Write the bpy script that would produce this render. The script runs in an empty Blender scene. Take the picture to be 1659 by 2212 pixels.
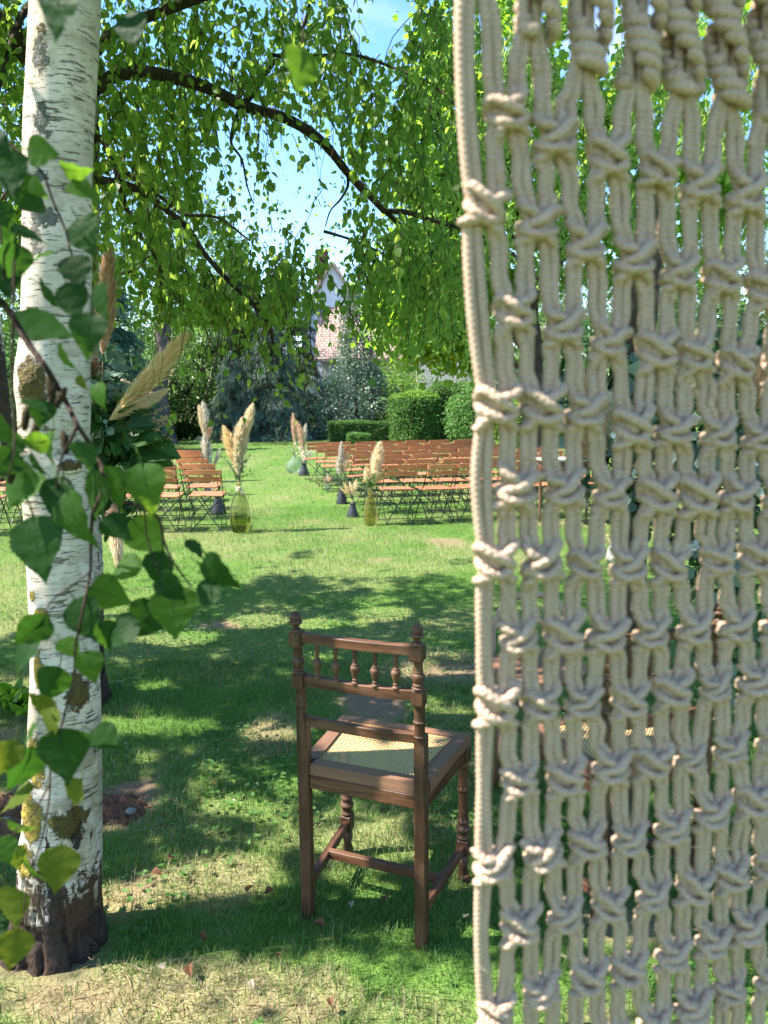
import bpy, math, random
import numpy as np
from mathutils import Vector, Matrix

random.seed(7)
rng = np.random.default_rng(11)
sc = bpy.context.scene
COL = sc.collection
R = math.radians

# ------------------------------------------------------------------ camera
CAM_H, PITCH, ROLL, FPX = 1.6, math.atan((1106 - 862) / 1661.0), R(0.6), 1661.0   # photo measured on a 1659 x 2212 grid
CF = np.array([0, math.cos(PITCH), -math.sin(PITCH)])
_u = np.array([0, math.sin(PITCH), math.cos(PITCH)]); _r = np.array([1.0, 0, 0])
CU = _u * math.cos(ROLL) + _r * math.sin(ROLL)
CR = _r * math.cos(ROLL) - _u * math.sin(ROLL)
CC = np.array([0, 0, CAM_H])
cd = bpy.data.cameras.new('camera'); cam = bpy.data.objects.new('camera', cd); COL.objects.link(cam)
m3 = Matrix(((CR[0], CU[0], -CF[0]), (CR[1], CU[1], -CF[1]), (CR[2], CU[2], -CF[2])))
cam.matrix_world = Matrix.Translation(Vector(CC)) @ m3.to_4x4()
cd.sensor_fit = 'HORIZONTAL'; cd.sensor_width = 24.0; cd.lens = 24.0 * FPX / 1659.0
cd.clip_start = 0.02; cd.clip_end = 2000
cd.dof.use_dof = True; cd.dof.focus_distance = 3.2; cd.dof.aperture_fstop = 6.8
sc.camera = cam

# ------------------------------------------------------------------ world, sun, exposure
SUN_EL = R(53); SUN_AZ = R(-97)          # azimuth from +Y, clockwise: the sun stands to the left
TOSUN = np.array([math.sin(SUN_AZ) * math.cos(SUN_EL), math.cos(SUN_AZ) * math.cos(SUN_EL), math.sin(SUN_EL)])
w = bpy.data.worlds.new('World'); sc.world = w; w.use_nodes = True
wn = w.node_tree.nodes; wl = w.node_tree.links; wn.clear()
wo = wn.new('ShaderNodeOutputWorld'); bg = wn.new('ShaderNodeBackground'); sky = wn.new('ShaderNodeTexSky')
sky.sky_type = 'NISHITA'; sky.sun_disc = False; sky.sun_elevation = SUN_EL; sky.sun_rotation = SUN_AZ
sky.altitude = 0; sky.air_density = 1.0; sky.dust_density = 0.25; sky.ozone_density = 1.2
bg.inputs['Strength'].default_value = 0.118
tc = wn.new('ShaderNodeTexCoord'); mp = wn.new('ShaderNodeMapping'); mp.inputs['Scale'].default_value = (1.0, 1.0, 2.6)
mp.inputs['Location'].default_value = (0.35, 0.1, 0.2)
nz = wn.new('ShaderNodeTexNoise'); nz.inputs['Scale'].default_value = 2.3; nz.inputs['Detail'].default_value = 7; nz.inputs['Roughness'].default_value = 0.58
rp = wn.new('ShaderNodeValToRGB'); rp.color_ramp.elements[0].position = 0.57; rp.color_ramp.elements[1].position = 0.86
mx = wn.new('ShaderNodeMix'); mx.data_type = 'RGBA'
wl.new(tc.outputs['Generated'], mp.inputs['Vector']); wl.new(mp.outputs['Vector'], nz.inputs['Vector'])
wl.new(nz.outputs['Fac'], rp.inputs['Fac']); wl.new(rp.outputs['Color'], mx.inputs[0])
hs = wn.new('ShaderNodeHueSaturation'); hs.inputs['Saturation'].default_value = 1.22; wl.new(sky.outputs['Color'], hs.inputs['Color']); wl.new(hs.outputs['Color'], mx.inputs[6]); mx.inputs[7].default_value = (3.6, 3.8, 4.1, 1)
wl.new(mx.outputs[2], bg.inputs['Color']); wl.new(bg.outputs['Background'], wo.inputs['Surface'])
sl = bpy.data.lights.new('sun', 'SUN'); sun = bpy.data.objects.new('sun', sl); COL.objects.link(sun)
sl.energy = 5.0; sl.angle = R(0.53); sl.color = (1.0, 0.95, 0.86)
sun.rotation_euler = Vector(-TOSUN).to_track_quat('-Z', 'Y').to_euler(); sun.location = (-8, 0, 12)
sc.view_settings.view_transform = 'Standard'; sc.view_settings.look = 'None'
sc.view_settings.gamma = 1.0; sc.view_settings.use_curve_mapping = False
sc.view_settings.exposure = 1.9
sc.render.engine = 'CYCLES'
sc.cycles.max_bounces = 8; sc.cycles.diffuse_bounces = 4; sc.cycles.glossy_bounces = 3; sc.cycles.transmission_bounces = 6
sc.cycles.transparent_max_bounces = 12; sc.cycles.caustics_reflective = False; sc.cycles.caustics_refractive = False
sc.cycles.use_denoising = True

# ------------------------------------------------------------------ measuring helpers (photo grid -> place)
def ray(px, py):
    return CF + CR * (px - 829.5) / FPX + CU * (1106 - py) / FPX
def P(px, py, Y):
    v = ray(px, py); return CC + v * (Y / v[1])
def G(px, py, z=0.0):
    v = ray(px, py); return CC + v * ((z - CAM_H) / v[2])
def proj(X):
    d = np.asarray(X) - CC
    dep = d @ CF
    dd = np.where(np.abs(dep) < 1e-6, 1e-6, dep)
    return 829.5 + FPX * (d @ CR) / dd, 1106 - FPX * (d @ CU) / dd, dep

# ------------------------------------------------------------------ numpy noise
def _hash(ix, iy, iz, seed):
    h = (ix * 374761393 + iy * 668265263 + iz * 2147483647 + seed * 1274126177) & 0xFFFFFFFF
    h = ((h ^ (h >> 13)) * 1274126177) & 0xFFFFFFFF
    h = (h ^ (h >> 16)) & 0xFFFFFFFF
    return h / 4294967295.0
def vnoise(p, scale=1.0, seed=0):
    p = np.asarray(p, float) * scale
    if p.shape[-1] == 2: p = np.concatenate([p, np.zeros(p.shape[:-1] + (1,))], -1)
    i = np.floor(p).astype(np.int64); f = p - i; f = f * f * (3 - 2 * f)
    o = 0
    for dx in (0, 1):
        for dy in (0, 1):
            for dz in (0, 1):
                wgt = (f[..., 0] if dx else 1 - f[..., 0]) * (f[..., 1] if dy else 1 - f[..., 1]) * (f[..., 2] if dz else 1 - f[..., 2])
                o = o + wgt * _hash(i[..., 0] + dx, i[..., 1] + dy, i[..., 2] + dz, seed)
    return o
def fbm(p, scale=1.0, seed=0, octv=4):
    o = 0; a = 0.5; t = 0
    for k in range(octv):
        o = o + a * vnoise(p, scale * 2 ** k, seed + k * 7); t += a; a *= 0.5
    return o / t
def nrm(v):
    v = np.asarray(v, float); return v / np.maximum(np.linalg.norm(v, axis=-1, keepdims=True), 1e-9)

# ------------------------------------------------------------------ mesh helpers
def mesh_np(name, V, F, smooth=True, attrs=None):
    """V (n,3); F list of int arrays (m,k)"""
    me = bpy.data.meshes.new(name)
    V = np.asarray(V, np.float32)
    F = [np.asarray(f, np.int32) for f in F if len(f)]
    me.vertices.add(len(V)); me.vertices.foreach_set('co', V.ravel())
    li = np.concatenate([f.ravel() for f in F]); tot = np.concatenate([np.full(len(f), f.shape[1], np.int32) for f in F])
    st = np.concatenate([[0], np.cumsum(tot)[:-1]]).astype(np.int32)
    me.loops.add(len(li)); me.loops.foreach_set('vertex_index', li)
    me.polygons.add(len(tot)); me.polygons.foreach_set('loop_start', st)
    me.polygons.foreach_set('use_smooth', np.broadcast_to(np.asarray(smooth, bool), (len(tot),)).copy())
    for k, a in (attrs or {}).items():
        at = me.attributes.new(k, 'FLOAT', 'POINT'); at.data.foreach_set('value', np.asarray(a, np.float32))
    me.update(calc_edges=True)
    return me
def link(name, me, mat=None, parent=None, loc=None):
    o = bpy.data.objects.new(name, me); COL.objects.link(o)
    if mat is not None and len(me.materials) == 0: me.materials.append(mat)
    if parent is not None: o.parent = parent
    if loc is not None: o.location = Vector(loc)
    return o
def tag(o, label=None, cat=None, group=None, kind=None):
    if label: o['label'] = label
    if cat: o['category'] = cat
    if group: o['group'] = group
    if kind: o['kind'] = kind
    return o
def thing(name, label, cat, loc=(0, 0, 0), rz=0.0, group=None):
    o = bpy.data.objects.new(name, None); COL.objects.link(o); o.empty_display_size = 0.1
    o.location = Vector(loc); o.rotation_euler = (0, 0, rz)
    return tag(o, label, cat, group)
def copy_tree(o, parent=None):
    c = o.copy(); COL.objects.link(c); c.parent = parent
    for ch in list(o.children): copy_tree(ch, c)
    return c

class MB:
    def __init__(s): s.V = []; s.F = {}; s.n = 0; s.A = {}; s.S = {}; s.flat = False
    def add(s, V, F, **attrs):
        V = np.asarray(V, float)
        for f in F:
            f = np.asarray(f, int)
            if len(f): s.F.setdefault(f.shape[1], []).append(f + s.n); s.S.setdefault(f.shape[1], []).append(np.full(len(f), not s.flat))
        s.V.append(V); s.n += len(V)
        for k, a in attrs.items(): s.A.setdefault(k, []).append(np.broadcast_to(np.asarray(a, float), (len(V),)))
        return s
    def mesh(s, name, smooth=True):
        sm = np.concatenate([np.concatenate(s.S[k]) for k in s.F]) if smooth else False
        return mesh_np(name, np.concatenate(s.V), [np.concatenate(v) for v in s.F.values()], sm, {k: np.concatenate(v) for k, v in s.A.items()})
    def build(s, name, mat, parent=None, smooth=True, loc=None):
        return link(name, s.mesh(name, smooth), mat, parent, loc)
    def box(s, c, size, rz=0.0, bev=0.0, M=None, **at):
        """chamfered box centred on c"""
        hx, hy, hz = [x / 2 for x in size]; b = min(bev, hx * .9, hy * .9, hz * .9)
        if b <= 0:
            V = np.array([[x, y, z] for x in (-hx, hx) for y in (-hy, hy) for z in (-hz, hz)])
            F = [np.array([[0, 1, 3, 2], [4, 6, 7, 5], [0, 4, 5, 1], [2, 3, 7, 6], [0, 2, 6, 4], [1, 5, 7, 3]])]
        else:
            V = []; idx = {}
            for sx in (-1, 1):
                for sy in (-1, 1):
                    for sz in (-1, 1):
                        for a in range(3):
                            q = [sx * hx, sy * hy, sz * hz]; ss = (sx, sy, sz); hh = (hx, hy, hz)
                            for k in range(3):
                                if k != a: q[k] = ss[k] * (hh[k] - b)
                            idx[(sx, sy, sz, a)] = len(V); V.append(q)
            V = np.array(V); Q = []; T = []
            for a in range(3):
                u, v = [(1, 2), (2, 0), (0, 1)][a]
                for sg in (-1, 1):
                    cyc = []
                    for (su, sv) in ((-1, -1), (1, -1), (1, 1), (-1, 1)):
                        ss = [0, 0, 0]; ss[a] = sg; ss[u] = su; ss[v] = sv; cyc.append(idx[(*ss, a)])
                    Q.append(cyc if sg > 0 else cyc[::-1])
            for e in range(3):   # edges along axis e
                u, v = [(1, 2), (2, 0), (0, 1)][e]
                for su in (-1, 1):
                    for sv in (-1, 1):
                        def gi(se, ax):
                            ss = [0, 0, 0]; ss[e] = se; ss[u] = su; ss[v] = sv; return idx[(*ss, ax)]
                        q = [gi(-1, u), gi(-1, v), gi(1, v), gi(1, u)]
                        Q.append(q if su * sv < 0 else q[::-1])
            for sx in (-1, 1):
                for sy in (-1, 1):
                    for sz in (-1, 1):
                        t = [idx[(sx, sy, sz, a)] for a in range(3)]
                        T.append(t if sx * sy * sz > 0 else t[::-1])
            F = [np.array(Q), np.array(T)]
        if M is not None: V = V @ np.asarray(M).T
        elif rz:
            c_, s_ = math.cos(rz), math.sin(rz); V = V @ np.array([[c_, -s_, 0], [s_, c_, 0], [0, 0, 1]]).T
        s.flat = True; s.add(V + np.asarray(c, float), F, **at); s.flat = False; return s
    def bar(s, a, b, wid, hei, up=(0, 0, 1), bev=0.0, **at):
        a = np.asarray(a, float); b = np.asarray(b, float); y = b - a; L = np.linalg.norm(y); y = y / L
        up = np.asarray(up, float); x = np.cross(y, up); x /= np.linalg.norm(x); z = np.cross(x, y)
        return s.box((a + b) / 2, (wid, L, hei), M=np.stack([x, y, z], 1), bev=bev, **at)
    def tube(s, pts, rad, n=8, cap=True, attr=False, **at):
        pts = np.asarray(pts, float); m = len(pts); rad = np.broadcast_to(np.asarray(rad, float), (m,))
        t = np.gradient(pts, axis=0); t = nrm(t)
        ref = np.array([0, 0, 1.0]) if abs(t[0, 2]) < 0.9 else np.array([1.0, 0, 0])
        x = nrm(np.cross(t[0], ref)); X = [x]
        for k in range(1, m):
            x = X[-1] - t[k] * (X[-1] @ t[k]); X.append(nrm(x))
        X = np.array(X); Y = np.cross(t, X)
        a = np.arange(n) * 2 * math.pi / n
        V = pts[:, None, :] + rad[:, None, None] * (np.cos(a)[None, :, None] * X[:, None, :] + np.sin(a)[None, :, None] * Y[:, None, :])
        k, j = np.meshgrid(np.arange(m - 1), np.arange(n), indexing='ij'); j2 = (j + 1) % n
        F = np.stack([k * n + j, k * n + j2, (k + 1) * n + j2, (k + 1) * n + j], -1).reshape(-1, 4)
        V = V.reshape(-1, 3); FF = [F]
        if cap: FF += [np.arange(n)[::-1][None], (np.arange(n) + (m - 1) * n)[None]] if n != 4 else []
        if attr:
            L = np.concatenate([[0], np.cumsum(np.linalg.norm(np.diff(pts, axis=0), axis=1))])
            at = dict(at); at['along'] = np.repeat(L, n); at['ca'] = np.tile(np.cos(a), m); at['sa'] = np.tile(np.sin(a), m)
        return s.add(V, FF, **at)
    def lathe(s, prof, c=(0, 0, 0), n=16, M=None, **at):
        """prof list of (r,z)"""
        prof = np.asarray(prof, float); m = len(prof); a = np.arange(n) * 2 * math.pi / n
        V = np.stack([prof[:, 0:1] * np.cos(a), prof[:, 0:1] * np.sin(a), np.repeat(prof[:, 1:2], n, 1)], -1).reshape(-1, 3)
        k, j = np.meshgrid(np.arange(m - 1), np.arange(n), indexing='ij'); j2 = (j + 1) % n
        F = np.stack([k * n + j, k * n + j2, (k + 1) * n + j2, (k + 1) * n + j], -1).reshape(-1, 4)
        FF = [F]
        if prof[0, 0] > 1e-4: FF.append(np.arange(n)[::-1][None])
        if prof[-1, 0] > 1e-4: FF.append((np.arange(n) + (m - 1) * n)[None])
        if M is not None: V = V @ np.asarray(M).T
        return s.add(V + np.asarray(c, float), FF, **at)
def catmull(pts, k=4):
    pts = np.asarray(pts, float); p = np.concatenate([[2 * pts[0] - pts[1]], pts, [2 * pts[-1] - pts[-2]]])
    out = []
    for i in range(1, len(p) - 2):
        for t in np.arange(k) / k:
            a, b, c, d = p[i - 1], p[i], p[i + 1], p[i + 2]
            out.append(0.5 * (2 * b + (c - a) * t + (2 * a - 5 * b + 4 * c - d) * t * t + (3 * b - a - 3 * c + d) * t ** 3))
    out.append(pts[-1]); return np.array(out)

# leaf shapes: local (x across, y to the tip, z fold); one polygon list
SH = {
 'birch': (np.array([[0, 0, 0], [.36, .24, .07], [.27, .60, .05], [0, 1, -.06], [-.27, .60, .05], [-.36, .24, .07]]), [[0, 1, 2, 3], [0, 3, 4, 5]]),
 'quad': (np.array([[0, 0, 0], [.32, .45, .05], [0, 1, 0], [-.32, .45, .05]]), [[0, 1, 2, 3]]),
 'needle': (np.array([[-.06, 0, 0], [.06, 0, 0], [.05, .6, 0.02], [0, 1, 0], [-.05, .6, 0.02]]), [[0, 1, 2, 3, 4]]),
 'long': (np.array([[0, 0, 0], [.13, .3, .03], [.11, .65, .02], [0, 1, -.05], [-.11, .65, .02], [-.13, .3, .03]]), [[0, 1, 2, 3], [0, 3, 4, 5]]),
 'maple': (np.array([[0, 0, 0], [.42, .12, .0], [.28, .35, .03], [.55, .6, -.04], [.2, .66, .02], [0, 1, -.05], [-.2, .66, .02], [-.55, .6, -.04], [-.28, .35, .03], [-.42, .12, 0]]), [[0, 1, 2, 3, 4, 5], [0, 5, 6, 7, 8, 9]]),
 'round': (np.array([[0, 0, 0], [.4, .2, .04], [.46, .6, .03], [0, 1, -.03], [-.46, .6, .03], [-.4, .2, .04]]), [[0, 1, 2, 3], [0, 3, 4, 5]]),
 'hair': (np.array([[-.022, 0, 0], [.022, 0, 0], [.014, .6, .03], [0, 1, 0], [-.014, .6, .03]]), [[0, 1, 2, 3, 4]]),
 'blade': (np.array([[-.03, 0, 0], [.03, 0, 0], [0, 1, .1]]), [[0, 1, 2]]),
}
def leaf_arrays(pos, size, tip, up, shape):
    S, polys = SH[shape]; n = len(pos)
    y = nrm(tip); up = np.asarray(up, float)
    x = np.cross(y, up); x = nrm(x + 1e-6); z = np.cross(x, y)
    size = np.broadcast_to(np.asarray(size, float), (n,))[:, None, None]
    V = np.asarray(pos)[:, None, :] + size * (S[None, :, 0:1] * x[:, None, :] + S[None, :, 1:2] * y[:, None, :] + S[None, :, 2:3] * z[:, None, :])
    k = len(S); F = [(np.arange(n)[:, None] * k + np.array(p)[None]) for p in polys]
    return V.reshape(-1, 3), F, k
def leaf_mesh(mb, pos, size, tip, up, shape, rnd):
    V, F, k = leaf_arrays(pos, size, tip, up, shape)
    byk = {}
    for f in F: byk.setdefault(f.shape[1], []).append(f)
    mb.add(V, [np.concatenate(v) for v in byk.values()], rnd=np.repeat(rnd, k))
def runit(n):
    v = rng.normal(size=(n, 3)); return nrm(v)

# ------------------------------------------------------------------ materials
class NT:
    def __init__(s, name):
        s.m = bpy.data.materials.new(name); s.m.use_nodes = True; s.t = s.m.node_tree; s.t.nodes.clear()
        s.out = s.t.nodes.new('ShaderNodeOutputMaterial')
    def n(s, ty, **kw):
        nd = s.t.nodes.new('ShaderNode' + ty)
        for k, v in kw.items(): setattr(nd, k, v)
        return nd
    def l(s, a, b): s.t.links.new(a, b)
    def set(s, sock, v):
        if isinstance(v, bpy.types.NodeSocket): s.l(v, sock)
        else: sock.default_value = (*v, 1) if isinstance(v, tuple) and len(v) == 3 and sock.type == 'RGBA' else v
    def attr(s, name): return s.n('Attribute', attribute_name=name).outputs['Fac']
    def geo(s): return s.n('NewGeometry')
    def coord(s, scale=(1, 1, 1), which='Object'):
        mp = s.n('Mapping'); s.l(s.n('TexCoord').outputs[which], mp.inputs['Vector']); mp.inputs['Scale'].default_value = scale
        return mp.outputs['Vector']
    def noise(s, vec, scale, detail=4, rough=.55, dist=0.0):
        nd = s.n('TexNoise'); s.l(vec, nd.inputs['Vector']); nd.inputs['Scale'].default_value = scale; nd.inputs['Detail'].default_value = detail
        nd.inputs['Roughness'].default_value = rough; nd.inputs['Distortion'].default_value = dist
        return nd.outputs['Fac']
    def vor(s, vec, scale, feature='F1', out='Distance'):
        nd = s.n('TexVoronoi', feature=feature); s.l(vec, nd.inputs['Vector']); nd.inputs['Scale'].default_value = scale
        return nd.outputs[out]
    def ramp(s, fac, *stops):
        nd = s.n('ValToRGB'); s.l(fac, nd.inputs['Fac']); e = nd.color_ramp.elements
        while len(e) < len(stops): e.new(0.5)
        for i, (p, c) in enumerate(stops):
            e[i].position = p; e[i].color = (*c, 1) if isinstance(c, tuple) else (c, c, c, 1)
        return nd.outputs['Color']
    def mix(s, fac, a, b, blend='MIX'):
        nd = s.n('Mix', data_type='RGBA', blend_type=blend); s.set(nd.inputs[0], fac); s.set(nd.inputs[6], a); s.set(nd.inputs[7], b)
        return nd.outputs[2]
    def math(s, op, a, b=0.5, clamp=False):
        nd = s.n('Math', operation=op, use_clamp=clamp); s.set(nd.inputs[0], a); s.set(nd.inputs[1], b); return nd.outputs[0]
    def bump(s, h, strength=.5, dist=.01):
        nd = s.n('Bump'); s.l(h, nd.inputs['Height']); nd.inputs['Strength'].default_value = strength; nd.inputs['Distance'].default_value = dist
        return nd.outputs['Normal']
    def bsdf(s, col, rough=.6, normal=None, spec=.3, **kw):
        b = s.n('BsdfPrincipled'); s.set(b.inputs['Base Color'], col); s.set(b.inputs['Roughness'], rough); b.inputs['Specular IOR Level'].default_value = spec
        if normal is not None: s.l(normal, b.inputs['Normal'])
        for k, v in kw.items(): s.set(b.inputs[k], v)
        return b.outputs[0]
    def done(s, sh): s.l(sh, s.out.inputs['Surface']); return s.m
    def leafy(s, col, tcol, tw=.45, rough=.5, spec=.3, normal=None):
        b = s.bsdf(col, rough, normal, spec); t = s.n('BsdfTranslucent'); s.set(t.inputs['Color'], tcol)
        mx = s.n('MixShader'); mx.inputs[0].default_value = tw; s.l(b, mx.inputs[1]); s.l(t.outputs[0], mx.inputs[2])
        return s.done(mx.outputs[0])

def foliage_mat(name, lo, hi, tlo=None, thi=None, tw=.42, rough=.5, spec=.3):
    s = NT(name); r = s.attr('rnd')
    tlo = tlo or tuple(min(1, c * 2.2) for c in lo); thi = thi or tuple(min(1, c * 2.2) for c in hi)
    return s.leafy(s.mix(r, lo, hi), s.mix(r, tlo, thi), tw, rough, spec)

M = {}
M['birch_leaf'] = foliage_mat('birch_canopy_leaves', (.032, .068, .018), (.085, .140, .030), (.20, .40, .045), (.54, .72, .11), .62, .42, .3)
M['maple_leaf'] = foliage_mat('maple_leaves', (.04, .10, .012), (.10, .21, .02), (.22, .46, .02), (.48, .70, .05), .5)
M['mixed_leaf'] = foliage_mat('mixed_tree_leaves', (.036, .085, .020), (.11, .19, .042), tw=.42)
M['dark_leaf'] = foliage_mat('dark_evergreen_leaves', (.024, .062, .024), (.07, .135, .045), tw=.32)
M['teal_leaf'] = foliage_mat('blue_green_leaves', (.03, .08, .058), (.07, .15, .10), tw=.3)
M['cedar'] = foliage_mat('blue_cedar_needles', (.045, .09, .06), (.16, .22, .165), tw=.3)
M['holly'] = foliage_mat('glossy_holly_leaves', (.055, .105, .062), (.20, .255, .18), tw=.2, rough=.35, spec=.4)
M['hedge'] = foliage_mat('clipped_hedge_leaves', (.040, .10, .024), (.12, .22, .045), tw=.4)
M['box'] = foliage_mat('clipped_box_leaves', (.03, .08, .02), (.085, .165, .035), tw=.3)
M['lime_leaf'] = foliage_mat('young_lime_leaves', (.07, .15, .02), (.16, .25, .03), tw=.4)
M['hedge_core'] = NT('hedge_dark_body'); _s = M['hedge_core']; M['hedge_core'] = _s.done(_s.bsdf((.018, .03, .012), .95, spec=.05))
M['euca'] = foliage_mat('eucalyptus_leaves', (.07, .12, .09), (.13, .19, .15), tw=.25)
M['fatsia'] = foliage_mat('broad_dark_leaves', (.012, .042, .010), (.040, .10, .022), tw=.35, rough=.45, spec=.2)
M['olive_leaf'] = foliage_mat('silvery_sprig_leaves', (.06, .11, .05), (.15, .2, .11), tw=.3)
M['pampas'] = foliage_mat('pampas_plume', (.68, .54, .36), (.90, .80, .62), (.8, .66, .45), (.95, .86, .68), tw=.45, rough=.8, spec=.1)
M['pampas_gold'] = foliage_mat('golden_pampas_plume', (.76, .59, .32), (.93, .79, .52), (.85, .68, .38), (.96, .84, .58), tw=.45, rough=.8, spec=.1)
M['pampas_pink'] = foliage_mat('pinkish_pampas_plume', (.58, .38, .26), (.82, .63, .48), (.7, .48, .33), (.88, .7, .55), tw=.45, rough=.8, spec=.1)
M['pampas_white'] = foliage_mat('white_pampas_plume', (.6, .54, .45), (.85, .8, .72), (.7, .62, .5), (.85, .8, .7), tw=.45, rough=.8, spec=.1)
M['burgundy'] = foliage_mat('burgundy_plume', (.05, .008, .010), (.10, .016, .016), tw=.3)
M['white_bloom'] = foliage_mat('white_blossom', (.7, .68, .6), (.85, .84, .78), (.6, .6, .5), (.7, .7, .6), tw=.3)
M['clover'] = foliage_mat('clover_leaves', (.045, .11, .02), (.09, .19, .04), tw=.35)
M['dry_stem'] = foliage_mat('dry_seed_stems', (.30, .20, .08), (.5, .38, .2), tw=.3)

def single_leaf(name, lo, hi, tlo, thi, veins=True):
    s = NT(name); oi = s.n('ObjectInfo').outputs['Random']; c = s.coord()
    sep = s.n('SeparateXYZ'); s.l(c, sep.inputs[0])
    ax = s.math('ABSOLUTE', sep.outputs['X'])
    v = s.math('MULTIPLY', s.math('SUBTRACT', sep.outputs['Y'], s.math('MULTIPLY', ax, 1.1)), 52.0)
    side = s.math('SMOOTH_MIN', s.math('ABSOLUTE', s.math('SINE', v)), 0.35)
    mid = s.math('GREATER_THAN', ax, .017)
    vein = s.math('MULTIPLY', s.math('GREATER_THAN', s.math('ABSOLUTE', s.math('SINE', v)), 0.16), mid)
    nz_ = s.noise(c, 9, 5)
    base = s.mix(s.math('ADD', s.math('MULTIPLY', nz_, .5), s.math('MULTIPLY', oi, .5)), lo, hi)
    tb = s.mix(oi, tlo, thi)
    base = s.mix(s.math('MULTIPLY', s.math('SUBTRACT', 1.0, vein), .25), base, tuple(min(1, x * 2.0) for x in hi))
    tb = s.mix(s.math('MULTIPLY', s.math('SUBTRACT', 1.0, vein), .45), tb, tuple(x * .45 for x in tlo))
    return s.leafy(base, tb, .45, .5, .10, s.bump(s.math('ADD', vein, s.math('MULTIPLY', nz_, .5)), .2, .02))
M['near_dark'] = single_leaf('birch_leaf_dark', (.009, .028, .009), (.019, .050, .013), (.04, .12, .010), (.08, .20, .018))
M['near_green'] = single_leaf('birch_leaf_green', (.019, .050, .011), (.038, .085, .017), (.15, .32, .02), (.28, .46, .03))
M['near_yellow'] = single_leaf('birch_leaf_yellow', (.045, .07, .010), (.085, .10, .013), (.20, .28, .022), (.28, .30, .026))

def ground_mat():
    s = NT('lawn_ground'); c = s.coord(which='Object')
    n1 = s.noise(c, 1.3, 5); n2 = s.noise(c, 14, 4); n3 = s.noise(c, 90, 3)
    g = s.mix(n1, (.045, .115, .016), (.10, .19, .030)); g = s.mix(s.math('MULTIPLY', n2, .5), g, (.13, .19, .05))
    g = s.mix(s.math('MULTIPLY', s.ramp(n3, (.42, 0.0), (.6, 1.0)), .45), g, (.03, .06, .012))
    soil = s.mix(n2, (.17, .105, .068), (.30, .21, .14)); soil = s.mix(s.math('MULTIPLY', n3, .5), soil, (.10, .06, .04))
    cr = s.vor(c, 15, 'DISTANCE_TO_EDGE'); crk = s.ramp(cr, (.0, 1.0), (.05, 0.0))
    crk = s.math('MULTIPLY', crk, s.math('MULTIPLY', s.ramp(s.attr('bare'), (.85, 0.0), (1.0, 1.0)), s.ramp(s.noise(c, 2.2, 3), (.45, 0.0), (.6, 1.0)))); soil = s.mix(s.math('MULTIPLY', crk, .6), soil, (.06, .038, .026))
    dry = s.mix(n2, (.21, .165, .085), (.31, .25, .14))
    col = s.mix(s.attr('dry'), g, dry); col = s.mix(s.attr('bare'), col, soil)
    h = s.math('ADD', s.math('ADD', n2, s.math('MULTIPLY', n3, .6)), s.math('MULTIPLY', crk, -.4))
    return s.done(s.bsdf(col, .95, s.bump(h, .7, .025), .08))
M['ground'] = ground_mat()
def grass_mat():
    s = NT('grass_blades'); r = s.attr('rnd'); d = s.attr('dry'); h = s.attr('tip')
    c = s.mix(r, (.038, .098, .022), (.120, .215, .052)); c = s.mix(s.math('MULTIPLY', h, .35), c, (.17, .24, .06))
    c = s.mix(d, c, s.mix(r, (.24, .185, .10), (.44, .37, .24)))
    t = s.mix(r, (.11, .26, .035), (.28, .45, .085)); t = s.mix(d, t, (.45, .38, .18))
    return s.leafy(c, t, .38, .5, .25)
M['grass'] = grass_mat()

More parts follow.
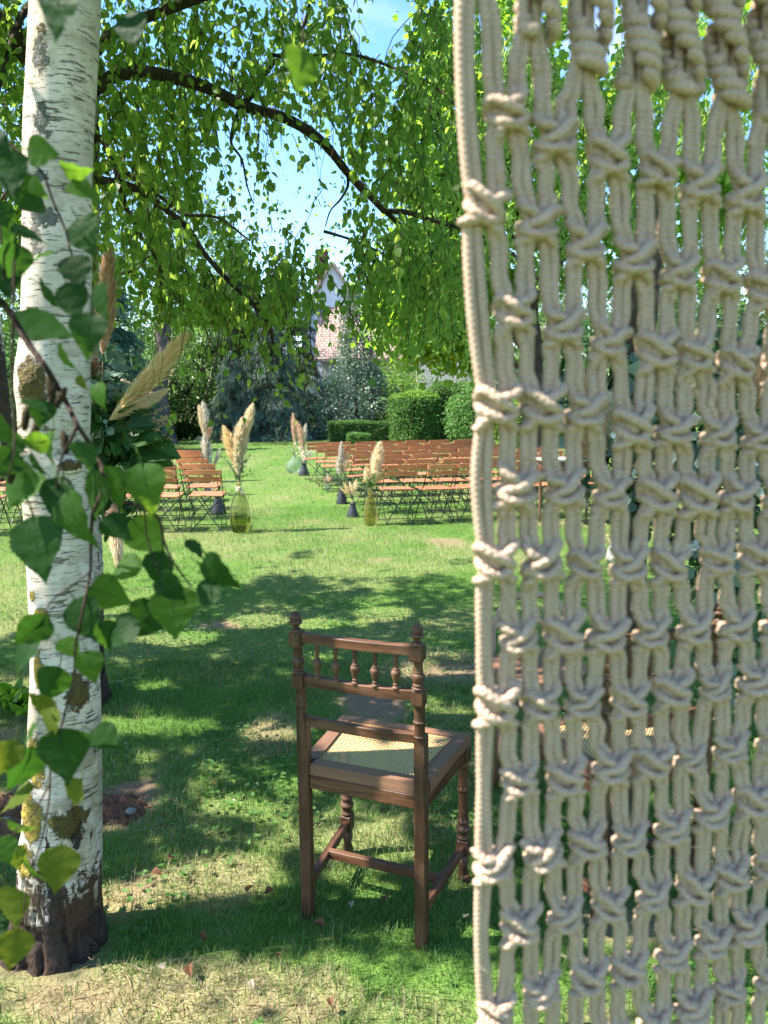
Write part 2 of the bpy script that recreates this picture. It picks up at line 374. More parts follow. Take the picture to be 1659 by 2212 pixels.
def bark_birch(name, dirt=0.0):
    s = NT(name); c = s.coord()
    z = s.n('SeparateXYZ'); s.l(c, z.inputs[0])
    cz = s.coord((13, 13, 105)); cz2 = s.coord((30, 30, 230)); cf = s.coord((1, 1, 1)); cv = s.coord((22, 22, 5))
    lent = s.ramp(s.noise(cz, 1.0, 3, .6, .25), (.60, 0.0), (.66, 1.0)); lent2 = s.ramp(s.noise(cz2, 1.0, 2, .5), (.585, 0.0), (.65, 1.0))
    gate = s.ramp(s.noise(cf, 5, 4), (.30, 0.25), (.6, 1.0))
    base = s.mix(s.noise(cf, 7, 5), (.46, .385, .315), (.66, .575, .49)); base = s.mix(s.ramp(s.noise(cf, 2.6, 5, .6), (.5, 0.0), (.72, .75)), base, (.36, .30, .22))
    base = s.mix(s.math('MULTIPLY', s.ramp(s.noise(s.coord((3, 3, 26)), 1, 6, .65), (.52, 0.0), (.7, 1.0)), .55), base, (.30, .24, .17))
    col = s.mix(s.math('MULTIPLY', s.math('MAXIMUM', lent, s.math('MULTIPLY', lent2, .65)), gate), base, (.085, .065, .05))
    col = s.mix(s.math('MULTIPLY', s.ramp(s.noise(cf, 34, 5, .7), (.5, 0.0), (.7, 1.0)), .45), col, (.33, .27, .21))
    zf_ = s.ramp(z.outputs['Z'], (.25, 1.0), (1.35, .42)); film = s.math('MULTIPLY', s.ramp(s.noise(cf, 6.5, 6, .72), (.42, 0.0), (.60, 1.0)), s.math('MULTIPLY', zf_, .85)); col = s.mix(film, col, s.mix(s.noise(cf, 50, 4), (.07, .055, .022), (.19, .15, .06)))
    dk = s.attr('dark'); rn = s.noise(cv, 1.0, 6, .65); fine = s.noise(cf, 60, 4, .65)
    dm = s.ramp(s.math('ADD', s.math('MULTIPLY', dk, 1.1), s.math('MULTIPLY', s.math('SUBTRACT', s.math('MAXIMUM', rn, s.noise(cf, 16, 6, .7)), .58), 2.2)), (.40, 0.0), (.50, 1.0))
    dcol = s.mix(fine, (.010, .007, .005), (.075, .052, .040)); dcol = s.mix(s.ramp(s.noise(cf, 9, 5), (.5, 0.0), (.7, .7)), dcol, (.085, .045, .028))
    col = s.mix(dm, col, dcol)
    ms = s.attr('moss'); mn = s.noise(cf, 26, 6, .7)
    mm = s.ramp(s.math('ADD', ms, s.math('MULTIPLY', s.math('SUBTRACT', mn, .5), 1.5)), (.46, 0.0), (.58, 1.0))
    yl = s.attr('yellow'); mo = s.mix(fine, (.05, .035, .012), (.16, .115, .036)); ye = s.mix(fine, (.18, .125, .022), (.42, .31, .065))
    mcol = s.mix(yl, mo, ye); col = s.mix(mm, col, mcol)
    gm = s.ramp(s.math('ADD', s.attr('grey'), s.math('MULTIPLY', s.math('SUBTRACT', s.noise(cf, 38, 6, .7), .5), 1.6)), (.5, 0.0), (.6, 1.0))
    col = s.mix(gm, col, s.mix(fine, (.05, .05, .045), (.24, .23, .2)))
    h = s.math('SUBTRACT', s.math('ADD', s.math('MULTIPLY', mm, s.math('MULTIPLY', fine, 2.2)), s.math('MULTIPLY', gm, s.math('MULTIPLY', fine, 2.5))), s.math('ADD', s.math('MULTIPLY', lent, .6), s.math('MULTIPLY', dm, s.math('SUBTRACT', 1.2, s.math('MULTIPLY', rn, 2.4)))))
    return s.done(s.bsdf(col, .75, s.bump(h, .9, .012), .2))
M['birch_bark'] = bark_birch('birch_bark')
def bark(name, lo, hi, vs=(9, 9, 2.2)):
    s = NT(name); c = s.coord(vs); n = s.noise(c, 2.2, 6, .65); f = s.noise(s.coord(), 40, 4)
    col = s.mix(s.ramp(n, (.35, 0.0), (.65, 1.0)), lo, hi); col = s.mix(s.math('MULTIPLY', f, .4), col, tuple(x * .5 for x in lo))
    return s.done(s.bsdf(col, .9, s.bump(s.math('ADD', n, s.math('MULTIPLY', f, .3)), .9, .03), .15))
M['bark'] = bark('dark_branch_bark', (.028, .020, .016), (.11, .085, .065))
M['pine_bark'] = bark('pine_bark', (.07, .055, .055), (.22, .18, .17), (5, 5, 1.4))
M['twig'] = bark('twig_bark', (.045, .026, .02), (.12, .08, .06), (40, 40, 10))
M['catkin'] = bark('catkin', (.05, .035, .018), (.16, .11, .05), (300, 300, 300))
M['petiole'] = NT('leaf_stalk'); _s = M['petiole']; M['petiole'] = _s.leafy((.16, .2, .04), (.3, .35, .06), .3)

def wood(name, dark, mid, light, scale=1.0, axis=2, rough=.42, wear=.3):
    s = NT(name); sc_ = [34 * scale] * 3; sc_[axis] = 2.4 * scale
    c = s.coord(tuple(sc_)); c1 = s.coord(tuple(x * 4 for x in sc_)); o = s.coord()
    oi = s.n('ObjectInfo').outputs['Random']
    n = s.noise(c, 1, 6, .6, .6); f = s.noise(c1, 1, 3, .6)
    col = s.ramp(s.math('ADD', n, s.math('MULTIPLY', s.math('SUBTRACT', oi, .5), .12)), (.3, dark), (.5, mid), (.74, light))
    col = s.mix(s.math('MULTIPLY', s.ramp(f, (.55, 0.0), (.68, 1.0)), .55), col, tuple(x * .45 for x in dark))
    col = s.mix(s.math('MULTIPLY', s.ramp(s.noise(o, 11 * scale, 5, .65), (.5, 0.0), (.72, 1.0)), wear), col, tuple(min(1, x * 1.35 + .05) for x in light))
    pt = s.n('NewGeometry').outputs['Pointiness']
    col = s.mix(s.math('MULTIPLY', s.ramp(pt, (.52, 0.0), (.60, 1.0)), .45), col, tuple(min(1, x * 1.5 + .03) for x in light))
    rr = s.math('ADD', rough, s.math('MULTIPLY', n, .25))
    return s.done(s.bsdf(col, rr, s.bump(s.math('ADD', n, f), .25, .004), .28))
M['oakz'] = wood('old_oak_upright', (.022, .009, .005), (.068, .030, .0145), (.135, .067, .036), wear=.2)
M['oakx'] = wood('old_oak_rail', (.031, .0115, .006), (.092, .039, .018), (.17, .082, .042), axis=0, wear=.16)
M['oaky'] = wood('old_oak_side', (.030, .0115, .006), (.087, .037, .018), (.16, .078, .042), axis=1, wear=.16)
M['teakx'] = wood('oiled_slat_wood', (.34, .10, .035), (.54, .185, .068), (.64, .27, .12), axis=0, rough=.5, wear=.12)
M['teakseat'] = wood('weathered_seat_wood', (.22, .075, .032), (.34, .13, .06), (.44, .20, .105), axis=0, rough=.6, wear=.2)
M['pale_wood'] = wood('pale_worn_wood', (.30, .24, .18), (.46, .38, .30), (.6, .52, .44), axis=0, rough=.6)
M['red_wood'] = wood('dark_red_wood', (.035, .012, .008), (.08, .028, .018), (.14, .055, .035), axis=0)
def simple(name, col, rough=.6, spec=.3, bump=None, var=.25, **kw):
    s = NT(name); c = s.coord(); n = s.noise(c, bump[0] if bump else 20, 4)
    cc = s.mix(n, tuple(x * (1 - var) for x in col), tuple(min(1, x * (1 + var)) for x in col))
    return s.done(s.bsdf(cc, rough, s.bump(n, bump[1], bump[2]) if bump else None, spec, **kw))
M['cane'] = simple('woven_cane', (.60, .40, .19), .5, .3, (400, .5, .002))
M['iron'] = simple('dark_green_iron', (.018, .026, .020), .45, .4)
M['bolt'] = simple('bolt_head', (.55, .5, .45), .4, .5)
M['slate'] = simple('charcoal_zinc', (.030, .031, .036), .38, .5, (60, .3, .003))
M['raffia'] = simple('raffia_tie', (.55, .44, .3), .8, .1)
M['soil'] = simple('red_brown_soil', (.185, .092, .060), .95, .05, (95, 1.0, .02), .55)
M['stone_w'] = simple('pale_stone', (.55, .5, .42), .9, .1, (12, .8, .05), .3)
M['render'] = simple('white_render', (.62, .64, .70), .9, .1, (3, .3, .02), .06)
M['brickc'] = simple('chimney_brick', (.20, .09, .065), .9, .1, (6, .5, .02), .3)
M['white_pebble'] = simple('pale_pebble', (.2, .19, .18), .7, .2, (60, .4, .002))
M['dead_leaf'] = simple('dead_leaf_brown', (.11, .052, .026), .7, .2, (30, .3, .004), .4)
M['dead_yellow'] = simple('dead_leaf_yellow', (.4, .27, .05), .6, .2, (30, .3, .004), .3)
M['dead_pale'] = simple('dead_leaf_pale', (.30, .25, .18), .7, .2, (30, .3, .004), .3)
def rope_mat():
    s = NT('cotton_rope'); al = s.attr('along'); ca = s.attr('ca'); sa = s.attr('sa'); c = s.coord()
    ph = s.math('ARCTAN2', sa, ca); st = s.math('SINE', s.math('ADD', s.math('MULTIPLY', al, 1550.0), s.math('MULTIPLY', ph, 2.0)))
    st2 = s.math('SINE', s.math('SUBTRACT', s.math('MULTIPLY', al, 1550.0), s.math('MULTIPLY', ph, 2.0)))
    w_ = s.math('MAXIMUM', st, st2)
    n = s.noise(c, 900, 3, .7); m_ = s.noise(c, 60, 4)
    col = s.mix(m_, (.46, .325, .23), (.61, .45, .335)); col = s.mix(s.math('MULTIPLY', s.math('SUBTRACT', .6, w_), .18), col, (.30, .21, .135))
    col = s.mix(s.math('MULTIPLY', s.ramp(s.noise(c, 220, 3, .6), (.56, 0.0), (.7, 1.0)), .35), col, (.31, .20, .12))
    return s.leafy(col, (.62, .48, .34), .14, .9, .1, s.bump(s.math('ADD', s.math('MULTIPLY', w_, .75), s.math('ADD', n, s.math('MULTIPLY', s.noise(c, 330, 4, .7), 1.2))), .7, .0011))
M['rope'] = rope_mat()
def glass_mat(name, tint, refl=.9):
    s = NT(name); t = s.n('BsdfTransparent'); t.inputs['Color'].default_value = (*tint, 1)
    g = s.n('BsdfGlossy'); g.inputs['Roughness'].default_value = .04; g.inputs['Color'].default_value = (refl, refl, refl, 1)
    lw = s.n('LayerWeight'); lw.inputs['Blend'].default_value = .12
    mx_ = s.n('MixShader'); s.l(lw.outputs['Fresnel'], mx_.inputs[0]); s.l(t.outputs[0], mx_.inputs[1]); s.l(g.outputs[0], mx_.inputs[2])
    tr_ = s.n('BsdfTranslucent'); tr_.inputs['Color'].default_value = (*[x * .55 for x in tint], 1); m2 = s.n('MixShader'); m2.inputs[0].default_value = .22; s.l(mx_.outputs[0], m2.inputs[1]); s.l(tr_.outputs[0], m2.inputs[2])
    return s.done(m2.outputs[0])
M['glass_green'] = glass_mat('green_glass', (.77, .81, .55)); M['glass_amber'] = glass_mat('amber_glass', (.80, .74, .44))
M['glass_clear'] = glass_mat('clear_glass', (.88, .95, .92))
def tile_roof(name, lo, hi, sx=5.0, sy=4.0):
    s = NT(name); c = s.coord(); b = s.n('TexBrick'); s.l(c, b.inputs['Vector'])
    b.inputs['Color1'].default_value = (*lo, 1); b.inputs['Color2'].default_value = (*hi, 1); b.inputs['Mortar'].default_value = (*[x * .35 for x in lo], 1)
    b.inputs['Scale'].default_value = 1.0; b.inputs['Brick Width'].default_value = .2; b.inputs['Row Height'].default_value = .13; b.inputs['Mortar Size'].default_value = .018
    n = s.noise(c, 2, 5); col = s.mix(s.math('MULTIPLY', n, .6), b.outputs['Color'], tuple(x * .6 for x in hi))
    return s.done(s.bsdf(col, .9, s.bump(b.outputs['Fac'], -.8, .03), .1))
M['roof_tile'] = tile_roof('clay_roof_tiles', (.30, .20, .165), (.43, .32, .27))
M['brickwall'] = tile_roof('red_brick_courses', (.13, .07, .055), (.2, .11, .085))

# ================================================================== GROUND
def ell(px, py, rx, ry):
    c = G(px, py); ex = abs(G(px + rx, py)[0] - c[0]); ey = abs(G(px, py - ry)[1] - G(px, py + ry)[1]) / 2
    return c[0], c[1], ex, ey
BARE = [(*ell(760, 1530, 130, 38), 1.0), (*ell(965, 1172, 48, 9), .62), (*ell(822, 1208, 28, 5), .5), (*ell(465, 1352, 60, 16), .9), (*ell(985, 1455, 70, 22), .75),
        (*ell(255, 1750, 75, 60), 1.0), (*ell(20, 1765, 75, 75), 1.0), (*ell(120, 2060, 150, 70), .95), (*ell(40, 1560, 60, 50), .8), (*ell(300, 1905, 60, 45), .55),
        (*ell(150, 2150, 180, 60), .55), (*ell(640, 2190, 120, 30), .4), (*ell(1180, 1130, 120, 12), .55), (*ell(1350, 2000, 160, 60), .8), (*ell(1300, 2180, 120, 70), .6),
        (*ell(1500, 1900, 120, 60), .6), (*ell(590, 1580, 60, 30), .4), (*ell(270, 1535, 50, 14), .6), (*ell(1345, 1165, 60, 12), .5), (*ell(870, 1440, 60, 18), .5)]
DRY = [(*ell(300, 2150, 330, 90), .75), (*ell(480, 1900, 130, 60), .6), (*ell(700, 1250, 200, 40), .25), (*ell(960, 1450, 120, 50), .7), (*ell(590, 1590, 80, 50), .7),
       (*ell(620, 2150, 160, 60), .6), (*ell(260, 1940, 120, 50), .8), (*ell(880, 2180, 150, 40), .35), (*ell(300, 1400, 160, 40), .3), (*ell(150, 1150, 400, 80), .15), (*ell(50, 1480, 90, 60), .5), (*ell(1010, 1660, 60, 40), .35)]
def masks(x, y):
    p = np.stack([x, y], -1)
    n = fbm(p, 3.0, 3, 4) - .5; n2 = fbm(p, 1.1, 9, 4) - .5
    b = np.zeros_like(x); d = np.clip(.12 + n2 * .9 + n * .5, 0, .5)
    for (cx, cy, ex, ey, s_) in BARE:
        q = ((x - cx) / ex) ** 2 + ((y - cy) / ey) ** 2
        b = np.maximum(b, s_ * np.clip(1.35 - q * 1.1 + n * 3.6, 0, 1))
    for (cx, cy, ex, ey, s_) in DRY:
        q = ((x - cx) / ex) ** 2 + ((y - cy) / ey) ** 2
        d = np.maximum(d, s_ * np.clip(1.5 - q * 1.1 + n * 2.0, 0, 1))
    return b, np.clip(d, 0, 1)
def ground_z(x, y):
    p = np.stack([x, y], -1)
    near = np.exp(-((np.asarray(y) - 3) / 14) ** 2)
    return (fbm(p, 1.7, 21, 3) - .5) * .03 * near + (fbm(p, 9, 5, 3) - .5) * .012 * near
def axis_lines(*segs):
    out = []
    for a, b, st in segs: out.append(np.arange(a, b, st))
    return np.concatenate(out)
gx = axis_lines((-400, -60, 20), (-60, -10, 2.0), (-10, -3.2, .3), (-3.2, 3.2, .045), (3.2, 10, .3), (10, 60, 2), (60, 401, 20))
gy = axis_lines((-60, -4, 4), (-4, 1.0, .5), (1.0, 6.0, .04), (6.0, 12.0, .09), (12, 40, .6), (40, 100, 4), (100, 601, 25))
XX, YY = np.meshgrid(gx, gy, indexing='xy'); ZZ = ground_z(XX, YY)
bb, dd = masks(XX.ravel(), YY.ravel()); bb[np.abs(XX.ravel()) > 40] = 0
nx_, ny_ = len(gx), len(gy)
ii, jj = np.meshgrid(np.arange(nx_ - 1), np.arange(ny_ - 1), indexing='xy'); a0 = (jj * nx_ + ii).ravel()
gm = mesh_np('lawn', np.stack([XX, YY, ZZ], -1).reshape(-1, 3), [np.stack([a0, a0 + 1, a0 + 1 + nx_, a0 + nx_], -1)], True, {'bare': bb, 'dry': dd})
tag(link('lawn', gm, M['ground']), 'mown green lawn with worn and dry patches', kind='structure')

TRUNK_XY = P(122, 1990, 2.1)[:2]; TRUNK2_XY = P(155, 1545, 3.9)[:2]
def grass(name, n, ylo, yhi, hl, wd, seg, spread=.80):
    u = rng.random(n); y = np.sqrt(ylo ** 2 + u * (yhi ** 2 - ylo ** 2)); x = (rng.random(n) * 2 - 1) * (spread * y + .25)
    b, d = masks(x, y)
    q = np.minimum(np.hypot(x - TRUNK_XY[0], y - TRUNK_XY[1]) / .20, np.hypot(x - TRUNK2_XY[0], y - TRUNK2_XY[1]) / .22)
    clump = fbm(np.stack([x, y], -1), 7, 31, 3)
    keep = (rng.random(n) > b * 1.12) & (q > 1) & (rng.random(n) < .45 + 1.1 * clump); x, y, b, d, clump = x[keep], y[keep], b[keep], d[keep], clump[keep]; n = len(x)
    z = ground_z(x, y) - .004
    L = hl * (.45 + .9 * rng.random(n)) * (.6 + .8 * clump); W = wd * (.7 + .6 * rng.random(n))
    az = rng.random(n) * 6.283; lean = .25 + .95 * rng.random(n)
    fw = np.stack([np.cos(az), np.sin(az), np.zeros(n)], -1); sd = np.stack([-np.sin(az), np.cos(az), np.zeros(n)], -1)
    sd = nrm(sd + fw * (rng.random(n)[:, None] - .5))
    base = np.stack([x, y, z], -1); up = np.array([0, 0, 1.0])
    tipd = nrm(fw * lean[:, None] + up); midd = nrm(fw * (lean * .45)[:, None] + up)
    mid = base + midd * (L * .55)[:, None]; tip = base + midd * (L * .5)[:, None] + tipd * (L * .5)[:, None] - up * (L * .12 * lean)[:, None]
    r = np.clip(.5 * rng.random(n) + .75 * (fbm(np.stack([x, y], -1), 2.2, 41, 4)) - .12, 0, 1)
    dr = (rng.random(n) < d * .95).astype(float) * (.5 + .5 * rng.random(n))
    if seg == 2:
        V = np.stack([base - sd * W[:, None] / 2, base + sd * W[:, None] / 2, mid + sd * W[:, None] * .42, mid - sd * W[:, None] * .42, tip], 1); k = 5
        a = np.arange(n)[:, None] * 5; F = [a + np.array([[0, 1, 2, 3]]), a + np.array([[3, 2, 4]])]; tp = np.tile([0, 0, .55, .55, 1], n)
    else:
        V = np.stack([base - sd * W[:, None] / 2, base + sd * W[:, None] / 2, tip], 1); k = 3
        a = np.arange(n)[:, None] * 3; F = [a + np.array([[0, 1, 2]])]; tp = np.tile([0, 0, 1], n)
    me = mesh_np(name, V.reshape(-1, 3), F, False, {'rnd': np.repeat(r, k), 'dry': np.repeat(dr, k), 'tip': tp})
    return tag(link(name, me, M['grass']), 'short mown grass blades covering the lawn', kind='stuff')
grass('grass', 190000, 1.15, 4.6, .044, .0026, 2)
grass('grass', 190000, 4.6, 11.5, .050, .0052, 1, .72)
grass('grass', 70000, 11.5, 30, .06, .012, 1, .62)
def thatch(n):
    y = rng.uniform(1.1, 5.5, n); x = (rng.random(n) * 2 - 1) * (.8 * y + .2); b, d = masks(x, y); k = rng.random(n) < np.clip(d - .18, 0, 1) * (1 - b * .55) ; x, y, b = x[k], y[k], b[k]; n = len(x)
    a = rng.random(n) * 6.283; base = np.stack([x, y, ground_z(x, y) + .003 + .012 * rng.random(n)], -1); tip = np.stack([np.cos(a), np.sin(a), rng.normal(size=n) * .22], -1)
    mb = MB(); V, F, kk = leaf_arrays(base, rng.uniform(.03, .085, n), tip, np.tile([0, 0, 1.0], (n, 1)) + rng.normal(size=(n, 3)) * .4, 'hair'); mb.add(V, F, rnd=np.repeat(rng.random(n), kk), dry=1.0, tip=.2)
    tag(mb.build('dry_grass', M['grass'], None, False), 'matted straw coloured dry grass lying on the worn lawn', kind='stuff')
thatch(55000)
def clover(n):
    y = np.sqrt(rng.uniform(1.2, 36, n)); x = (rng.random(n) * 2 - 1) * (.8 * y + .2); p = np.stack([x, y], -1); b, d = masks(x, y)
    k = (fbm(p, 2.6, 55, 3) > .56) & (rng.random(n) > b); x, y = x[k], y[k]; n = len(x); c = np.stack([x, y, ground_z(x, y) + rng.uniform(.015, .04, n)], -1)
    mb = MB(); a = rng.random(n) * 6.283
    for q in range(3):
        aa = a + q * 2.09; leaf_mesh(mb, c, rng.uniform(.010, .018, n), np.stack([np.cos(aa), np.sin(aa), .25 + 0 * aa], -1), np.tile([0, 0, 1.0], (n, 1)) + rng.normal(size=(n, 3)) * .2, 'round', rng.random(n))
    tag(mb.build('clover', M['clover'], None, False), 'patches of small round clover leaves in the lawn', kind='stuff')
clover(12000)

def mound(name, c, rx, ry, h, label, seed):
    n = 46; u = np.linspace(-1.15, 1.15, n); X, Y = np.meshgrid(u, u, indexing='xy'); p = np.stack([X * rx + c[0], Y * ry + c[1]], -1)
    r2 = X ** 2 + Y ** 2; z = h * np.clip(1 - r2, -0.3, 1) ** 1.0 * (.75 + .5 * fbm(p, 9, seed, 3)) + (fbm(p, 26, seed + 3, 3) - .5) * .05 + (vnoise(p, 60, seed) - .5) * .022 - .006
    z = np.where(r2 > 1.25, -.03, z)
    i, j = np.meshgrid(np.arange(n - 1), np.arange(n - 1), indexing='xy'); a = (j * n + i).ravel()
    return tag(link(name, mesh_np(name, np.stack([p[..., 0], p[..., 1], z], -1).reshape(-1, 3), [np.stack([a, a + 1, a + 1 + n, a + n], -1)], False), M['soil']), label, kind='structure')
mound('soil_mound', G(235, 1752), .17, .13, .045, 'crumbly red brown molehill to the right of the birch trunk', 3)
mound('soil_mound', G(5, 1770), .20, .20, .05, 'crumbly red brown molehill to the left of the birch trunk', 8)

# ================================================================== TREES WITH BARK
def trunk_mesh(path, rad, nth, nz, rough=.06, seed=0, flare=None, stains=(), dark_base=(0, 0), knobs=()):
    """path (k,3), rad (k): smooth swept trunk with bumps. stains: (point, radius, kind)"""
    path = catmull(path, 8); rad = catmull(np.asarray(rad, float)[:, None].repeat(3, 1), 8)[:, 0]
    t = np.linspace(0, len(path) - 1, nz); k = np.clip(t.astype(int), 0, len(path) - 2); f = (t - k)[:, None]
    C = path[k] * (1 - f) + path[k + 1] * f; rr = rad[k] * (1 - f[:, 0]) + rad[k + 1] * f[:, 0]
    a = np.arange(nth) * 2 * math.pi / nth; dirs = np.stack([np.cos(a), np.sin(a), np.zeros(nth)], -1)
    V = C[:, None, :] + dirs[None] * rr[:, None, None]
    p = V.copy()
    d = (fbm(p, 5, seed, 4) - .5) * rough * 2.0 + (fbm(p * np.array([1, 1, .35]), 22, seed + 5, 4) - .5) * rough * .5
    h = C[:, 2] - C[0, 2]
    if flare:
        fl = np.exp(-np.maximum(h, 0) / flare[0])[:, None] * flare[1]
        d = d + fl * (0.55 + .75 * fbm(np.stack([np.cos(a) * 1.6, np.sin(a) * 1.6], -1), 1.4, seed + 9, 2)[None, :])
        d = d + fl * (fbm(p, 24, seed + 2, 4) - .5) * .9
    dk = np.clip((dark_base[0] - h) / max(dark_base[1], 1e-3), 0, 1)[:, None] * np.ones((1, nth))
    moss = np.zeros_like(d); yel = np.zeros_like(d); grey = np.zeros_like(d)
    for (c, r, kind, s_) in stains:
        e = np.asarray(c, float); rv = np.asarray(r, float) * np.ones(3)
        q = (((p - e) / rv) ** 2).sum(-1); g = np.exp(-q * 1.1) * s_
        if kind == 'dark': dk = np.maximum(dk, g)
        elif kind == 'grey': grey = np.maximum(grey, g)
        else:
            moss = np.maximum(moss, g); yel = np.where(g > .12, np.maximum(yel, 1.0 if kind == 'yellow' else 0.0), yel)
    for (c, r, amp) in knobs:
        q = (((p - np.asarray(c)) / np.asarray(r)) ** 2).sum(-1); d = d + np.exp(-q) * amp * (.6 + .8 * fbm(p, 30, seed + 4, 3)) / np.maximum(rr[:, None], .02)
    d = d + moss * .018 * fbm(p, 60, seed + 3, 3) / np.maximum(rr[:, None], .02)
    crack = np.abs(fbm(p * np.array([1, 1, .3]), 20, seed + 14, 4) - .5)
    d = d - dk * np.clip(.09 - crack, 0, .09) * 2.2
    V = V + dirs[None] * (d * rr[:, None])[..., None]
    k, j = np.meshgrid(np.arange(nz - 1), np.arange(nth), indexing='ij'); j2 = (j + 1) % nth
    F = np.stack([k * nth + j, k * nth + j2, (k + 1) * nth + j2, (k + 1) * nth + j], -1).reshape(-1, 4)
    return mesh_np('trunk', V.reshape(-1, 3), [F], True, {'dark': dk.ravel(), 'moss': moss.ravel(), 'yellow': yel.ravel(), 'grey': grey.ravel()})

def limb(name, pts, r0, r1, mat, parent, n=8, sub=5, wob=.012):
    p = catmull(pts, sub); k = len(p)
    p = p + (np.stack([vnoise(p, 6, 1), vnoise(p, 6, 2), vnoise(p, 6, 3)], -1) - .5) * wob
    r = np.linspace(r0, r1, k) * (.88 + .3 * vnoise(p, 18, 4))
    return MB().tube(p, r, n).build(name, mat, parent)

TD = 2.1
birch = thing('birch_tree', 'white birch with mossy yellow lichen trunk at the left, standing nearest', 'tree', (*TRUNK_XY, 0))
edges = [(2085, 122, 226), (2030, 123, 196), (1950, 125, 176), (1850, 132, 168), (1750, 137, 160), (1600, 141, 150), (1400, 139, 138), (1200, 129, 134), (1000, 120, 142), (880, 117, 146), (800, 117, 146), (650, 122, 142), (500, 124, 141), (300, 127, 143), (150, 134, 144), (0, 141, 142), (-220, 146, 138), (-600, 152, 128)]
pth, rad = [], []
for (y, cx, wd) in edges:
    q = P(cx, y, TD); pth.append(q); rad.append(wd / 2 * ((q - CC) @ CF) / FPX)
pth[0][2] = -.06
pth.append(pth[-1] + np.array([.1, .2, 2.5])); rad.append(rad[-1] * .6)
def onT(px, py, Y=TD): return P(px, py, Y)
def rim(px, py, dy=-.085): return P(px, py, TD + dy)
ST = [(rim(75, 830), (.05, .09, .085), 'moss', 1.0), (rim(165, 1800), (.02, .06, .12), 'dark', .75), (rim(110, 1820), (.012, .06, .10), 'dark', .8), (rim(150, 1008), (.042, .06, .022), 'moss', 1.0), (rim(92, 1330), (.025, .06, .035), 'yellow', 1.0),
      (rim(175, 1500), (.05, .06, .07), 'moss', 1.0), (rim(85, 1450), (.02, .07, .07), 'yellow', .9), (rim(80, 1640), (.035, .07, .10), 'yellow', .95), (rim(70, 1760), (.05, .08, .09), 'yellow', 1.0), (rim(150, 1780), (.07, .07, .06), 'moss', .85),
      (rim(195, 1640), (.03, .06, .05), 'moss', .9), (rim(60, 1860), (.05, .08, .08), 'yellow', .8), (rim(140, 945), (.02, .05, .03), 'dark', .55), (rim(66, 1290), (.02, .05, .02), 'yellow', .8),
      (rim(150, 572), (.05, .06, .012), 'grey', 1.0), (rim(95, 470), (.05, .07, .03), 'grey', .9), (rim(85, 380), (.03, .06, .02), 'grey', .8), (rim(90, 260), (.03, .05, .06), 'grey', .75), (rim(85, 120), (.035, .06, .06), 'grey', .8),
      (rim(75, 520), (.025, .06, .05), 'grey', .8), (rim(120, 880), (.02, .05, .02), 'grey', .6), (rim(160, 90), (.06, .05, .04), 'moss', .42), (rim(180, 200), (.05, .05, .03), 'moss', .42), (rim(150, 160), (.03, .05, .05), 'moss', .4),
      (rim(63, 700), (.02, .05, .08), 'moss', .6), (rim(60, 1010), (.02, .06, .08), 'moss', .45), (rim(196, 1730), (.008, .05, .02), 'dark', 1.2), (rim(160, 525), (.010, .04, .012), 'dark', 1.2), (rim(185, 1350), (.03, .05, .02), 'grey', .7), (rim(90, 60), (.03, .05, .03), 'moss', .6)]
tm = trunk_mesh(pth, rad, 128, 460, .045, 3, (.14, .10), ST, (.62, .62), [(rim(72, 815, -.03), (.06, .09, .06), .012), (rim(155, 1008), (.04, .06, .02), .008), (rim(30, 2050, .0), (.07, .1, .08), .02)])
tr = link('trunk', tm, M['birch_bark'], birch); tr.matrix_parent_inverse = Matrix.Translation(-Vector((*TRUNK_XY, 0)))
INV1 = tr.matrix_parent_inverse.copy()

birch2 = thing('birch_tree', 'second birch directly behind the nearest white trunk, dark bark and long arching limbs', 'tree', (*TRUNK2_XY, 0))
INV2 = Matrix.Translation(-Vector((*TRUNK2_XY, 0)))
T2 = 3.95; pth, rad = [], []
for (y, cx, wd) in [(1585, 152, 190), (1545, 153, 165), (1490, 156, 138), (1400, 160, 124), (1200, 162, 114), (1000, 160, 108), (700, 157, 106), (400, 160, 106), (150, 160, 104), (-100, 162, 100), (-500, 168, 90)]:
    q = P(cx, y, T2); pth.append(q); rad.append(wd / 2 * ((q - CC) @ CF) / FPX)
pth[0][2] = -.06
pth.append(pth[-1] + np.array([.2, .1, 3.0])); rad.append(rad[-1] * .55)
rm2 = lambda x, y: P(x, y, T2 - .1)
S2 = [(rm2(215, 330), (.05, .2, .30), 'dark', 1.3), (rm2(212, 480), (.04, .2, .14), 'dark', .9), (rm2(210, 720), (.03, .2, .12), 'dark', 1.1), (rm2(212, 1000), (.04, .2, .2), 'dark', 1.1), (rm2(218, 1230), (.04, .2, .3), 'dark', 1.1), (rm2(222, 1450), (.06, .2, .4), 'dark', 1.5), (rm2(214, 110), (.04, .2, .12), 'dark', .9)]
tr2 = link('trunk', trunk_mesh(pth, rad, 72, 240, .05, 13, (.14, .16), S2, (.75, .4)), M['birch_bark'], birch2); tr2.matrix_parent_inverse = INV2
def limb2(pts, r0, r1, name='limb', mat=None):
    w3 = [P(x, y, Y) for (x, y, Y) in pts]
    o = limb(name, w3, r0, r1, mat or M['bark'], birch2); o.matrix_parent_inverse = INV2; return w3
limb2([(170, 230, 3.95), (205, 190, 3.9), (260, 160, 3.9), (330, 157, 3.95), (420, 178, 4.0), (520, 224, 4.1), (580, 243, 4.2), (640, 268, 4.3), (690, 300, 4.35), (730, 345, 4.4), (780, 402, 4.5), (832, 457, 4.6)], .036, .019)
limb2([(832, 457, 4.6), (880, 458, 4.7), (930, 475, 4.8), (1005, 497, 4.9), (1100, 540, 5.0), (1180, 620, 5.1)], .017, .006)
limb2([(828, 452, 4.6), (858, 480, 4.65), (884, 512, 4.7), (892, 550, 4.7), (905, 600, 4.75)], .016, .005)
